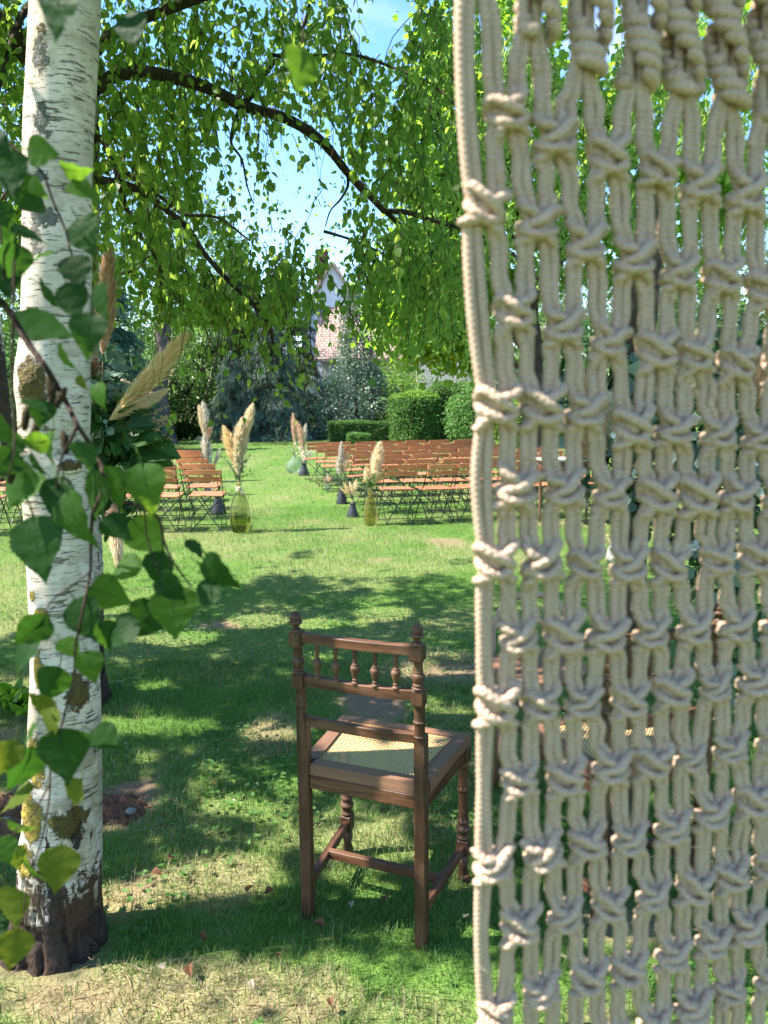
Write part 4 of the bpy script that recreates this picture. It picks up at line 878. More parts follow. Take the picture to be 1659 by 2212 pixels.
# slender birch
pp = [(436, 948), (440, 905), (446, 860), (458, 815), (470, 760), (474, 700), (474, 640), (478, 560)]
gb = G(436, 946); PD = gb[1]; t = thing('birch_tree', 'slender crooked white birch trunk between the pine and the blue cedars', 'tree', gb)
q = [P(x, y, PD) for x, y in pp]; q[0][2] = -.1
child(link('trunk', trunk_mesh(q, [.15, .13, .12, .11, .10, .09, .08, .06], 24, 90, .08, 61, (.2, .2), [(q[2], (.3, .3, .25), 'dark', .7), (q[0], (.3, .3, .5), 'dark', .9)], (.3, .3)), M['birch_bark']), t, gb)
child(limb('branch', [q[4], q[4] + [-.3, -.1, .8], q[4] + [-.5, -.2, 1.9]], .035, .01, M['birch_bark'], None, 6), t, gb)
crown('foliage', M['lime_leaf'], q[6] + [0, 0, .8], (1.5, 1.4, 1.9), 3500, .085, 60, .3, 'birch', 'ball', .8, .5, t, gb)
# mixed deciduous mass behind, each a tree
for (px, D, cz, r, mat, n, lab, nm) in [
    (410, 33, 2.6, (1.6, 1.4, 2.6), 'mixed_leaf', 8000, 'leafy green tree between the pine trunk and the slender birch', 'deciduous_tree'),
    (300, 36, 3.6, (2.2, 2.0, 3.0), 'mixed_leaf', 7500, 'mid green tree rising behind the low pale roofed house', 'deciduous_tree'),
    (200, 30, 3.4, (2.2, 2.0, 3.2), 'mixed_leaf', 8000, 'leafy tree half hidden behind the mossy white trunk', 'deciduous_tree'),
    (60, 27, 3.0, (2.4, 2.0, 3.0), 'dark_leaf', 8000, 'dark tree at the far left edge beyond the lawn', 'deciduous_tree'),
    (-80, 25, 3.6, (2.6, 2.2, 3.6), 'mixed_leaf', 7000, 'green tree beyond the left edge of the lawn', 'deciduous_tree'),
    (445, 38, 4.2, (2.0, 2.0, 3.0), 'lime_leaf', 6000, 'yellow green tree glowing in sun above the clipped cube hedge', 'deciduous_tree'),
    (560, 40, 4.0, (2.2, 2.0, 3.4), 'dark_leaf', 7000, 'dark round crowned tree behind the two cedars', 'evergreen_tree'),
    (840, 35, 2.2, (1.3, 1.2, 1.5), 'lime_leaf', 4500, 'sunny light green tree to the right of the holly top', 'deciduous_tree'),
    (1150, 33, 3.4, (2.8, 2.4, 3.4), 'dark_leaf', 10000, 'dark evergreen seen through the macrame beyond the lawn', 'evergreen_tree'),
    (1290, 30, 3.6, (2.6, 2.4, 3.6), 'mixed_leaf', 9000, 'mid green tree seen through the middle of the macrame', 'deciduous_tree'),
    (1440, 28, 3.6, (2.6, 2.2, 3.6), 'dark_leaf', 9000, 'dark green tree seen through the right part of the macrame', 'evergreen_tree'),
    (1600, 27, 3.6, (2.8, 2.4, 3.8), 'mixed_leaf', 9000, 'green tree beyond the right end of the macrame', 'deciduous_tree'),
    (1800, 26, 3.6, (3.0, 2.4, 3.8), 'dark_leaf', 6000, 'dark tree outside the right edge of the lawn', 'evergreen_tree')]:
    if px in (-80, 1800): pass
    tree(nm, lab, at(px, 900, D), cz, r, mat, n, .13 if mat != 'lime_leaf' else .11, 110, .32, tr_r=.16, tone=.55)
# maple: large bright crown right of the opening
gb = np.array([*at(1150, 900, 14.5), 0]); t = thing('maple_tree', 'bright green maple with lobed leaves hanging beside the macrame edge', 'tree', gb)
child(limb('trunk', [gb - [0, 0, .1], gb + [.05, 0, 1.8], gb + [-.2, 0, 4.2], gb + [-.3, 0, 6.5]], .24, .08, M['bark'], None, 12, 6, .08), t, gb)
for (x, y, z, D_) in [(980, 640, 0, 13.8), (930, 560, 0, 14), (1010, 380, 0, 14), (1100, 250, 0, 14.5), (1300, 500, 0, 14.5), (900, 700, 0, 13.5)]:
    e = P(x, y, D_); s_ = gb + np.array([-.1, 0, max(1.6, e[2] * .72)]); child(limb('branch', [s_, (s_ + e) / 2 + [0, 0, .25], e], .07, .012, M['bark'], None, 7, 5, .12), t, gb)
for (x, y, D_, r, n) in [(990, 330, 14.2, (.85, 1.2, 1.7), 3600), (960, 560, 14, (.85, 1.1, 1.0), 3000), (915, 680, 13.6, (.75, .9, .55), 1600), (1060, 150, 14.5, (1.3, 1.5, 1.5), 3500), (1200, 420, 14.5, (1.6, 1.6, 2.0), 4500), (1420, 380, 14.8, (1.8, 1.6, 2.2), 4500), (990, 740, 13.6, (.6, .7, .45), 1000), (860, 640, 14.5, (.35, .6, .4), 500), (1620, 200, 14.8, (1.8, 1.6, 2.2), 3000)]:
    crown('foliage', M['maple_leaf'], P(x, y, D_), r, n, .13, 60, .22, 'maple', 'ball', .55, .55, t, gb, .7, zmin=1.2, tone=.65)
# clipped hedges
def hedge(name, label, c, sx, sy, h, mat, n, size, dome=0.0, round_=False, cat='hedge', rz=0.0, group=None, jit=.05, lit_topmat=None):
    c = np.array([c[0], c[1], 0.0]); t = thing(name, label, cat, c)
    # sample the clipped surface
    m = n; u = rng.random(m); top = rng.random(m) < .30
    if round_:
        a = rng.random(m) * 6.283; rr = np.where(top, np.sqrt(rng.random(m)), 1.0); x, y = np.cos(a) * rr * sx, np.sin(a) * rr * sy; z = np.where(top, h + dome * (1 - rr ** 2), h * u); nr = np.where(top[:, None], [0, 0, 1.0], np.stack([np.cos(a), np.sin(a), 0 * a], -1))
    else:
        f = rng.random(m) * 2 * (sx + sy); x = np.where(f < 2 * sx, f - sx, np.where(f < 2 * sx + sy, sx, -sx)); y = np.where(f < 2 * sx, -sy, (rng.random(m) * 2 - 1) * sy); z = h * u
        nr = np.where((f < 2 * sx)[:, None], [0, -1.0, 0], np.stack([np.sign(x), 0 * x, 0 * x], -1))
        x = np.where(top, (rng.random(m) * 2 - 1) * sx, x); y = np.where(top, (rng.random(m) * 2 - 1) * sy, y); z = np.where(top, h, z); nr = np.where(top[:, None], [0, 0, 1.0], nr)
    X = np.stack([x, y, z], -1); wob = (fbm(X + 10, 2.2, 5, 3) - .5) * jit * 4
    X = X + nr * (rng.normal(size=(m, 1)) * jit * .6 + wob[:, None]); X[:, 2] = np.maximum(X[:, 2], .03)
    c_, s_ = math.cos(rz), math.sin(rz); Rm = np.array([[c_, -s_, 0], [s_, c_, 0], [0, 0, 1]])
    X = X @ Rm.T + c; nr = nr @ Rm.T; tip = nr * .7 + runit(m) + np.array([0, 0, .25])
    for nm, sel, mt in ((('foliage', ~top, mat), ('foliage', top, lit_topmat)) if lit_topmat else (('foliage', np.ones(m, bool), mat),)):  # top leaves can take a lighter colour, as if sunlit
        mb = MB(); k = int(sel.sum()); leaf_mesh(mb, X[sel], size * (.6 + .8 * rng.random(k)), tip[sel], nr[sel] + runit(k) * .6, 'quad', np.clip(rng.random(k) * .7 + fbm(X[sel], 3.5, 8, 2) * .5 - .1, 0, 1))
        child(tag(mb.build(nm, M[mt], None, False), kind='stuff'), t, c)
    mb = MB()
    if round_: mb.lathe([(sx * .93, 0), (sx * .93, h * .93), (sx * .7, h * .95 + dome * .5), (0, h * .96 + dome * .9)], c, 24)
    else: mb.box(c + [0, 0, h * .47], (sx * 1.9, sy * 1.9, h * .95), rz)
    child(mb.build('dark_core', M['hedge_core'], None, False), t, c); return t  # added solid dark body filling the hedge behind its leaf shell
g = G(898, 956); hedge('round_hedge', 'tall clipped round drum of hedge with sunny domed top', g + [0, .95, 0], .93, .93, 1.62, 'hedge', 15000, .075, .22, True, lit_topmat='lime_leaf')  # sunlight on the dome is put into its lighter leaf colour
g = G(778, 951); hedge('low_hedge', 'low straight clipped box hedge in front of the silvery holly', g + [0, -.7, 0], 1.16, .42, .72, 'box', 9000, .055, lit_topmat='hedge')  # lit top is painted with paler leaves than the sides
g = G(775, 960); hedge('box_clump', 'tiny clipped green clump showing just above the farthest chair backs', g + [0, .2, 0], .38, .25, .36, 'hedge', 1800, .05, jit=.03)
g = G(405, 948); hedge('cube_hedge', 'clipped upright cube of hedge right of the thick pine trunk', g + [0, .8, 0], .46, .6, 1.25, 'mixed_leaf', 6000, .075)
g = G(320, 950); hedge('cube_hedge', 'small clipped hedge block left of the thick pine trunk', g + [0, .8, 0], .40, .5, 1.05, 'hedge', 4000, .075)
g = G(985, 955); hedge('tall_hedge', 'dark clipped hedge standing right behind the round hedge drum', g + [0, 1.6, 0], .75, .6, 2.05, 'mixed_leaf', 9000, .08, jit=.1)
g = np.array([*at(1025, 955, 26), 0]); tree('round_shrub', 'light green rounded shrub beside the macrame edge', g[:2], .95, (.85, .8, .95), 'hedge', 8000, .075, 110, .12, tr_r=.05, cat='shrub', shell=.8)
g = np.array([*at(1140, 955, 25), 0]); tree('round_shrub', 'leafy green shrub seen through the left gaps of the macrame', g[:2], .9, (1.1, .8, .95), 'maple_leaf', 6000, .09, 90, .14, tr_r=.05, cat='shrub', shell=.8)
g = np.array([*at(320, 940, 31), 0]); tree('round_shrub', 'pale yellow green shrub under the pale tile roof', g[:2], .9, (.9, .7, .9), 'lime_leaf', 3500, .08, 60, .14, tr_r=.05, cat='shrub', shell=.8)
g = np.array([*at(875, 905, 31), 0]); tree('round_shrub', 'bright yellow green shrub between the holly and the stone gable', g[:2], 1.5, (.9, .8, 1.1), 'lime_leaf', 4500, .08, 80, .14, tr_r=.05, cat='shrub', shell=.8)
# ring of far woods
mb = MB(); n = 26000; a = rng.uniform(-1.25, 1.25, n); d = rng.uniform(46, 62, n); top = 4.5 + 5.5 * fbm(np.stack([a * 6, 0 * a], -1), 1.4, 3, 3); top = np.where(np.abs(a + .06) < .09, top * .6, top)
X = np.stack([np.sin(a) * d, np.cos(a) * d, rng.random(n) * top], -1)
leaf_mesh(mb, X, rng.uniform(.5, 1.0, n), runit(n) + [0, 0, .2], runit(n), 'quad', np.clip(.6 * fbm(X, .35, 4, 3) + .4 * rng.random(n), 0, 1)); tag(mb.build('far_woods', M['mixed_leaf'], None, False), kind='stuff')
mb = MB(); n = 9000; a = rng.uniform(-1.2, 1.2, n); d = rng.uniform(35, 40, n); X = np.stack([np.sin(a) * d, np.cos(a) * d, rng.random(n) * 1.6], -1)
leaf_mesh(mb, X, rng.uniform(.2, .45, n), runit(n) + [0, 0, .2], runit(n), 'quad', rng.random(n)); tag(mb.build('undergrowth', M['dark_leaf'], None, False), kind='stuff')

# ================================================================== FOLDING CHAIRS
ORD = ['first', 'second', 'third', 'fourth', 'fifth', 'sixth', 'seventh', 'eighth', 'ninth']
def make_folding():
    t = thing('folding_chair', 'x', 'chair')
    W = .205
    for nm, z0, h in (('back_slat', .665, .058), ('back_slat', .745, .062)):
        mb = MB(); k = 9; u = np.linspace(-W - .012, W + .012, k)
        yb = -.265 + .012 * (z0 - .745) / .08 * -1
        V = []; 
        for x in u:
            c_ = .012 * (1 - (x / W) ** 2); sag = 0
            for (dy, dz) in ((-.008, -h / 2), (.008, -h / 2), (.008, h / 2), (-.008, h / 2)): V.append([x, yb - c_ + dy, z0 + dz - .003 * (x / W) ** 2])
        i, j = np.meshgrid(np.arange(k - 1), np.arange(4), indexing='ij'); j2 = (j + 1) % 4
        F = np.stack([i * 4 + j, (i + 1) * 4 + j, (i + 1) * 4 + j2, i * 4 + j2], -1).reshape(-1, 4)
        mb.add(V, [F, np.array([[0, 1, 2, 3], [k * 4 - 1, k * 4 - 2, k * 4 - 3, k * 4 - 4]])]); mb.build(nm, M['teakx'], t, False)
    mb = MB()
    for q in range(6):
        y0 = -.185 + q * .066; zc = .437 + .010 * abs(q - 2.5) / 2.5
        mb.box((0, y0, zc), (.415, .056, .017), bev=.004)
    mb.build('seat', M['teakseat'], t, False)
    for sx in (-1, 1):
        x = sx * (W - .004); m1 = MB(); m1.bar((x, -.258, .785), (x, .20, 0.0), .016, .007, (1, 0, 0)); m1.build('leg', M['iron'], t, False)
        x2 = sx * (W - .022); m2 = MB(); m2.bar((x2, .165, .425), (x2, -.235, 0.0), .016, .007, (1, 0, 0)); m2.build('leg', M['iron'], t, False)
        MB().box((x, -.250, .705), (.012, .018, .15), bev=.002).build('back_bracket', M['iron'], t, False)
    mb = MB()
    mb.bar((-W + .02, -.10, .155), (W - .02, -.235, .015), .013, .005, (0, 1, .3)); 
    mb.bar((-W + .022, .15, .405), (W - .022, -.225, .02), .011, .005, (0, 1, .3)); mb.bar((W - .022, .155, .405), (-W + .022, -.23, .02), .011, .005, (0, 1, .3))
    mb.bar((-W + .02, -.222, .02), (W - .02, -.222, .02), .010, .010); mb.bar((-W, .185, .018), (W, .185, .018), .010, .010)
    mb = MB()
    mb.bar((-W + .022, .15, .405), (W - .022, -.225, .02), .012, .006, (0, 1, .3)); mb.bar((W - .022, .155, .405), (-W + .022, -.23, .02), .012, .006, (0, 1, .3))
    mb.bar((-W + .02, -.222, .02), (W - .02, -.222, .02), .010, .010); mb.bar((-W, .185, .018), (W, .185, .018), .010, .010)
    mb.build('cross_brace', M['iron'], t, False)
    mb = MB()
    for z0 in (.665, .745):
        for sx in (-1, 1): mb.lathe([(0, -.003), (.007, -.002), (.006, .002), (0, .003)], (sx * (W - .012), -.278, z0), 8, np.array([[1, 0, 0], [0, 0, 1], [0, 1, 0]]))
    tag(mb.build('bolts', M['bolt'], t, False), kind='stuff')
    return t
proto = make_folding(); used = [False]
def put_chair(x, y, rz, label, group):
    o = proto if not used[0] else copy_tree(proto); used[0] = True
    o.location = (x, y, ground_z(np.array([x]), np.array([y]))[0] * .5); o.rotation_euler = (R(r2_.uniform(-1.6, 1.6)), R(r2_.uniform(-1.8, 1.8)), rz); o['label'] = label; o['group'] = group
r2_ = random.Random(5)
g0 = G(440, 1149)
for i in range(5):
    for j in range(6):
        x = g0[0] - .27 * i - .53 * j + r2_.uniform(-.03, .03); y = g0[1] + .23 + .92 * i - .03 * j + r2_.uniform(-.04, .04)
        put_chair(x, y, R(2) + R(r2_.uniform(-4, 4)), f'russet slatted folding chair, {ORD[j]} from the aisle, {ORD[i]} row, block beside the white birch', 'folding chairs in rows left of the aisle')
g0 = G(858, 1134)
for i in range(7):
    for j in range(7 if i else 6):
        x = g0[0] - .255 * i + .485 * j + r2_.uniform(-.03, .03) + .05 * (i % 2); y = g0[1] + .20 + .90 * i + .085 * j + r2_.uniform(-.05, .05)
        put_chair(x, y, R(15) + R(r2_.uniform(-7, 7)), f'russet slatted folding chair, {ORD[j]} from the aisle, {ORD[i]} row, block beside the macrame', 'folding chairs in rows right of the aisle')

# ================================================================== VASES AND PAMPAS
def vase(name, label, cat, loc, prof, mat, tilt=0.0, group=None, glass=False, n=28):
    t = thing(name, label, cat, (loc[0], loc[1], 0), 0, group)
    pr = list(prof)
    if glass: pr = [(max(r - .002, 0), z) for r, z in prof][::-1] ; pr = list(prof) + [(prof[-1][0] - .003, prof[-1][1] - .001)] if False else list(prof)
    o = MB().lathe(pr, (0, 0, 0), n).build('bottle' if glass else 'vase_body', M[mat], t); 
    return t
def bottle_prof(h, r, neck):
    ks = [(0, .012), (.62, .0), (.82, .02), (.93, .10), (1.0, .24), (.97, .42), (.80, .62), (.52, .78), (None, .86), (None, .96), ('lip', .975), ('lip', 1.0)]
    out = []
    for a, z in ks:
        out.append((r * a if isinstance(a, (int, float)) else (neck if a is None else neck * 1.25), z * h))
    p = catmull(np.array([(x, z, 0) for x, z in out]), 3)[:, :2]; p[:, 0] = np.maximum(p[:, 0], 0); return [tuple(q) for q in p]
def cone_prof(h, r): return [(0, .004), (r, 0), (r * 1.02, h * .06), (r * .72, h * .45), (r * .42, h * .85), (r * .40, h * .93), (r * .56, h * 1.0), (r * .50, h), (r * .36, h * .93), (0, h * .9)]
def plume(mb, base, top, width, n, seed, bend=.12, fluff=.5):
    """feathery pampas head from base to top: many fine drooping hairs on a curved rachis"""
    r_ = np.random.default_rng(seed); base, top = np.asarray(base, float), np.asarray(top, float); ax = top - base; L = np.linalg.norm(ax); d = ax / L
    sd = nrm(np.cross(d, [0.3, 1, .1])); s2 = np.cross(d, sd); bd = sd * math.cos(seed) + s2 * math.sin(seed) * .4
    t = r_.random(n) ** .85; c = base + ax * t[:, None] + bd * (bend * L * t ** 2)[:, None]
    a = r_.random(n) * 6.283; rad = np.sin(np.pi * np.clip(t * .86 + .12, 0, 1)) ** .8
    o = sd * np.cos(a)[:, None] + s2 * np.sin(a)[:, None]
    lump = .6 + .8 * vnoise(np.stack([t * 7, np.cos(a) * 1.5 + seed, np.sin(a) * 1.5], -1), 1, seed)
    ln = L * (.13 + .10 * r_.random(n)) * (.6 + .6 * rad); tip = d * (1.25) + o * (fluff * width / (L * .16) * rad * lump)[:, None] * .8 + np.array([0, 0, -.22]) + r_.normal(size=(n, 3)) * .12
    p = c + o * (width * .30 * rad * r_.random(n) * lump)[:, None]
    tone = np.clip(.25 + .5 * r_.random(n) + .5 * (lump - 1), 0, 1)
    leaf_mesh(mb, p, ln, tip, runit(n), 'hair', tone)
    return mb
def stem(mb, a, b, r=.003, bend=.0):
    a, b = np.asarray(a, float), np.asarray(b, float); m = (a + b) / 2 + np.array([bend, 0, 0]); mb.tube(catmull([a, m, b], 3), np.linspace(r, r * .6, 7), 5, cap=False, rnd=.4)
def sprigs(mb, base, n, L, spread, leaf, shape, per, droop=.2, tone=.5, seed=1, up=1.0):
    r_ = np.random.default_rng(seed)
    for k in range(n):
        a = r_.random() * 6.283; q = r_.random() * spread; d = nrm(np.array([math.cos(a) * q, math.sin(a) * q, up])); ll = L * (.5 + .6 * r_.random()); t = np.linspace(0, 1, 7)
        pts = np.asarray(base) + d * (ll * t)[:, None] + np.array([math.cos(a), math.sin(a), 0]) * (spread * .25 * ll * t ** 2)[:, None] - np.array([0, 0, 1]) * (droop * ll * t ** 2.4)[:, None]
        mb.tube(pts, np.linspace(.0022, .0010, 7), 4, cap=False, rnd=.3)
        i = r_.integers(1, 7, per); f = pts[i] + r_.normal(size=(per, 3)) * .006; tip = d * .6 + runit(per)
        leaf_mesh(mb, f, leaf * (.6 + .7 * r_.random(per)), tip, runit(per), shape, np.clip(tone + .5 * (r_.random(per) - .5), 0, 1))
def bouquet(label, loc, zb, plumes, greens=None, group='pampas bouquets along the aisle', hair=420):
    hair = int(hair * 2.6)
    """plumes: (dx, dy, z_base, z_top, width, material)"""
    t = thing('pampas_bouquet', label, 'bouquet', (loc[0], loc[1], zb), 0, group)
    for k, (dx, dy, z0, z1, wd, mat) in enumerate(plumes):
        mb = MB(); top = np.array([dx, dy, z1 - zb]); b = np.array([dx * max(0.0, (z0 - zb) / max(z1 - zb, .01)) * .8, dy * .4, z0 - zb])
        stem(mb, (0, 0, -.12), b, .0028); plume(mb, b, top, wd, hair, int(k * 13 + abs(loc[0]) * 100) + 3, .10 * (1 if dx > 0 else -1))
        mb.build('plume', M[mat], t, False)
    for k, (n, L, sp, leaf, shape, per, mat, dz) in enumerate(greens or []):
        mb = MB(); sprigs(mb, (0, 0, dz), n, L, sp, leaf, shape, per, seed=k + int(loc[1] * 7)); tag(mb.build('greenery', M[mat], t, False), kind='stuff')
    return t
def aisle(px, py): return G(px, py)
def H(px, py, g): return P(px, py, g[1])[2]
g = aisle(520, 1149); v = vase('glass_bottle', 'tall olive green glass bottle vase at the aisle front, left side', 'vase', g, bottle_prof(.60, .125, .028), 'glass_green', glass=True)
MB().lathe([(0, .006), (.095, .004), (.117, .06), (.121, .15), (.119, .20), (0, .205)], (0, 0, 0), 24).build('water', glass_mat('tinted_water', (.88, .90, .6), .5), v)
mb = MB(); mb.lathe([(.036, .50), (.041, .515), (.037, .53), (.042, .545), (.036, .56)], (0, 0, 0), 14); mb.bar((.03, -.03, .53), (.06, -.05, .42), .010, .004); mb.bar((.02, -.035, .53), (.03, -.06, .40), .010, .004); mb.build('raffia_tie', M['raffia'], v)
zt = H(0, 1046, g)
bouquet('tall bouquet of cream pampas and twining greenery in the olive green bottle', g, zt, [(-.11, -.02, H(0, 1015, g), H(0, 932, g), .115, 'pampas_gold'), (.02, .0, H(0, 1020, g), H(0, 918, g), .12, 'pampas'), (.16, .02, H(0, 960, g), H(0, 884, g), .10, 'pampas'), (.06, .03, H(0, 1010, g), H(0, 925, g), .10, 'pampas_white'), (.0, -.05, H(0, 1035, g), H(0, 950, g), .08, 'pampas'), (.10, .03, H(0, 1000, g), H(0, 930, g), .09, 'pampas')],
        [(12, .50, .55, .045, 'long', 22, 'olive_leaf', .02), (9, .32, 1.3, .045, 'long', 14, 'mixed_leaf', 0.0)], hair=700)
g = aisle(801, 1135); vase('glass_bottle', 'slim amber glass bottle vase beside the front folding chair right of the aisle', 'vase', g, bottle_prof(.45, .085, .024), 'glass_amber', glass=True)
bouquet('full bouquet with a big cream pampas plume in the amber bottle', g, H(0, 1062, g), [(.14, 0, H(0, 1035, g), H(0, 970, g), .15, 'pampas'), (-.06, -.02, H(0, 1058, g), H(0, 1022, g), .09, 'pampas'), (.10, -.04, H(0, 1050, g), H(0, 1018, g), .12, 'pampas'), (.19, .02, H(0, 1052, g), H(0, 1028, g), .10, 'pampas_gold')], [(14, .25, 1.1, .05, 'long', 16, 'mixed_leaf', .0)], hair=650)
g = aisle(762, 1116); vase('cone_vase', 'small charcoal cone vase nearest the amber bottle', 'vase', g, cone_prof(.19, .085), 'slate')
bouquet('short spiky bouquet of dried pampas in the cone vase beside the amber bottle', g, H(0, 1088, g), [(.05, 0, H(0, 1080, g), H(0, 1046, g), .07, 'pampas'), (-.10, 0, H(0, 1080, g), H(0, 1052, g), .04, 'pampas_gold'), (-.02, 0, H(0, 1080, g), H(0, 1050, g), .045, 'pampas'), (-.15, .02, H(0, 1078, g), H(0, 1062, g), .03, 'pampas_gold')], [(8, .2, .9, .03, 'long', 12, 'olive_leaf', 0)], hair=260)
g = aisle(738, 1089); vase('cone_vase', 'charcoal cone vase leaning among sprigs, second along the right aisle edge', 'vase', g, cone_prof(.25, .09), 'slate')
bouquet('airy bouquet of white and cream pampas in the second cone vase of the right side', g, H(0, 1055, g), [(.0, 0, H(0, 1030, g), H(0, 968, g), .055, 'pampas_white'), (.12, 0, H(0, 1030, g), H(0, 990, g), .09, 'pampas'), (-.06, 0, H(0, 1035, g), H(0, 1000, g), .09, 'pampas_white'), (.03, .02, H(0, 1032, g), H(0, 996, g), .09, 'pampas_white')], [(12, .45, .9, .035, 'long', 16, 'olive_leaf', 0)], hair=420)
g = aisle(710, 1058); vase('glass_jar', 'small clear glass jar low beside the aisle, right side', 'vase', g, bottle_prof(.14, .07, .045), 'glass_clear', glass=True)
bouquet('low loose spray of pinkish dried blooms in the small clear jar', g, .10, [(-.10, 0, .10, .24, .06, 'pampas_pink'), (.06, 0, .10, .26, .06, 'pampas_pink'), (-.02, .03, .10, .28, .06, 'pampas_white')], [(10, .3, 1.2, .035, 'long', 14, 'olive_leaf', 0)], hair=200)
g = aisle(657, 1027); vase('cone_vase', 'charcoal cone vase beside the round glass demijohn, far right side of the aisle', 'vase', g, cone_prof(.26, .12), 'slate')
bouquet('bouquet of white tipped pampas in the cone vase beside the glass demijohn', g, .24, [(-.06, 0, H(0, 985, g), H(0, 922, g), .10, 'pampas_pink'), (.03, 0, H(0, 970, g), H(0, 926, g), .08, 'pampas_white'), (-.02, 0, H(0, 990, g), H(0, 935, g), .10, 'pampas')], [(16, .55, .7, .04, 'quad', 22, 'pampas_white', .0), (8, .5, .8, .04, 'long', 12, 'olive_leaf', 0)], hair=380)
g = aisle(637, 1021); vase('demijohn', 'round pale clear glass demijohn at the far end of the aisle', 'vase', g, [(0, .01), (.10, 0), (.165, .05), (.185, .14), (.16, .23), (.09, .29), (.035, .34), (.032, .40), (.042, .41)], 'glass_clear', glass=True)
bouquet('tall slim pinkish pampas standing in the round glass demijohn', g, .38, [(.01, 0, H(0, 965, g), H(0, 905, g), .09, 'pampas_pink'), (.05, 0, H(0, 975, g), H(0, 935, g), .07, 'pampas')], [(9, .4, .9, .04, 'long', 12, 'mixed_leaf', 0)], hair=380)
g = aisle(472, 1110); vase('cone_vase', 'charcoal cone vase by the front folding chair left of the aisle', 'vase', g, cone_prof(.27, .115), 'slate')
bouquet('small upright golden pampas with a white bloom in the front left cone vase', g, .25, [(-.02, 0, H(0, 1080, g), H(0, 1040, g), .09, 'pampas_gold'), (-.10, .05, H(0, 1075, g), H(0, 1048, g), .08, 'pampas_white')], [(8, .3, 1.0, .04, 'long', 12, 'euca', 0)], hair=320)
g = aisle(452, 1070); vase('cone_vase', 'charcoal cone vase second along the left edge of the aisle', 'vase', g, cone_prof(.25, .10), 'slate')
bouquet('bouquet of tall white pampas and eucalyptus, second along the left aisle edge', g, .23, [(-.06, 0, H(0, 1010, g), H(0, 946, g), .10, 'pampas_white'), (.0, .03, H(0, 1020, g), H(0, 965, g), .10, 'pampas_white'), (.03, 0, H(0, 1030, g), H(0, 990, g), .09, 'pampas'), (.22, 0, H(0, 1012, g), H(0, 978, g), .06, 'pampas_white')], [(12, .5, 1.3, .055, 'round', 10, 'euca', .05)], hair=420)
g = aisle(450, 1040); vase('cone_vase', 'charcoal cone vase farthest along the left edge of the aisle', 'vase', g, cone_prof(.28, .12), 'slate')
bouquet('very tall cream pampas bouquet farthest along the left aisle edge', g, .26, [(-.10, 0, H(0, 945, g), H(0, 885, g), .10, 'pampas'), (-.01, 0, H(0, 940, g), H(0, 878, g), .12, 'pampas_white'), (.07, 0, H(0, 955, g), H(0, 915, g), .13, 'pampas_pink'), (.0, .04, H(0, 960, g), H(0, 905, g), .10, 'pampas')], [(8, .9, .5, .05, 'long', 16, 'mixed_leaf', .0)], hair=480)

# ================================================================== CARVED OAK CHAIRS
def cane_mesh(poly, z, pitch=.0122):
    """woven cane: cells with eight sided holes, clipped to the seat opening (poly: front half width, back half width, y0, y1)"""
    hb, hf, y0, y1 = poly; ny = int((y1 - y0) / pitch); mb = MB(); a8 = np.arange(8) * math.pi / 4 + math.pi / 8
    ring = np.array([[1, .41], [.41, 1], [-.41, 1], [-1, .41], [-1, -.41], [-.41, -1], [.41, -1], [1, -.41]]) * .5
    ring = np.array([[math.cos(a), math.sin(a)] for a in a8]); sq = ring / np.maximum(np.abs(ring).max(1, keepdims=True), 1e-9) * .5
    for r in range(ny):
        f = (r + .5) / ny; hw = hb + (hf - hb) * f; nx = int(round(2 * hb / pitch)); px_ = 2 * hw / nx; yc = y0 + (r + .5) * (y1 - y0) / ny; py_ = (y1 - y0) / ny
        for c in range(nx):
            xc = -hw + (c + .5) * px_; e = r < 1 or c < 1 or r >= ny - 1 or c >= nx - 1; hole = .235 if not e else .18
            zz = z - .006 * (1 - ((xc / hw) ** 2)) * math.sin(math.pi * f)
            o = np.stack([xc + sq[:, 0] * px_, yc + sq[:, 1] * py_, np.full(8, zz)], -1); i_ = np.stack([xc + ring[:, 0] * px_ * hole, yc + ring[:, 1] * py_ * hole, np.full(8, zz + .0006)], -1)
            k = np.arange(8); mb.add(np.concatenate([o, i_]), [np.stack([k, (k + 1) % 8, (k + 1) % 8 + 8, k + 8], -1)])
    return mb
LEGF = [(.0, .0), (.012, 0), (.017, .012), (.013, .030), (.017, .05), (.019, .062)]
def turned(z0, z1, key):
    L = z1 - z0
    K = {'baluster': [(.013, 0), (.019, .04), (.013, .10), (.017, .16), (.013, .20), (.0165, .30), (.0185, .42), (.0175, .50), (.013, .56), (.0145, .60), (.0135, .64), (.0125, .9), (.016, .95), (.014, 1.0)],
         'column': [(.018, 0), (.015, .05), (.0155, .38), (.0185, .43), (.0185, .47), (.0155, .52), (.0155, .92), (.018, .96), (.016, 1.0)],
         'front': [(.017, 0), (.022, .03), (.016, .07), (.023, .12), (.024, .15), (.016, .19), (.020, .22), (.020, .25), (.0175, .29), (.0165, .60), (.0195, .63), (.0195, .66), (.017, .70), (.0165, .92), (.021, .95), (.017, 1.0)],
         'spindle': [(.0085, 0), (.011, .015), (.0105, .05), (.006, .09), (.0085, .13), (.006, .16), (.0095, .26), (.0135, .40), (.0135, .46), (.009, .52), (.0095, .545), (.006, .56), (.0055, .62), (.0072, .80), (.0075, .84), (.0062, .87), (.0065, 1.0)],
         'finial': [(.018, 0), (.017, .08), (.011, .16), (.009, .24), (.012, .32), (.0185, .40), (.0195, .50), (.0165, .56), (.0150, .60), (.0168, .72), (.0145, .86), (.008, .97), (0, 1.0)]}[key]
    p = catmull(np.array([(r, z0 + t * L, 0) for r, t in K]), 3)[:, :2]; return [(max(r, 0), z) for r, z in p]
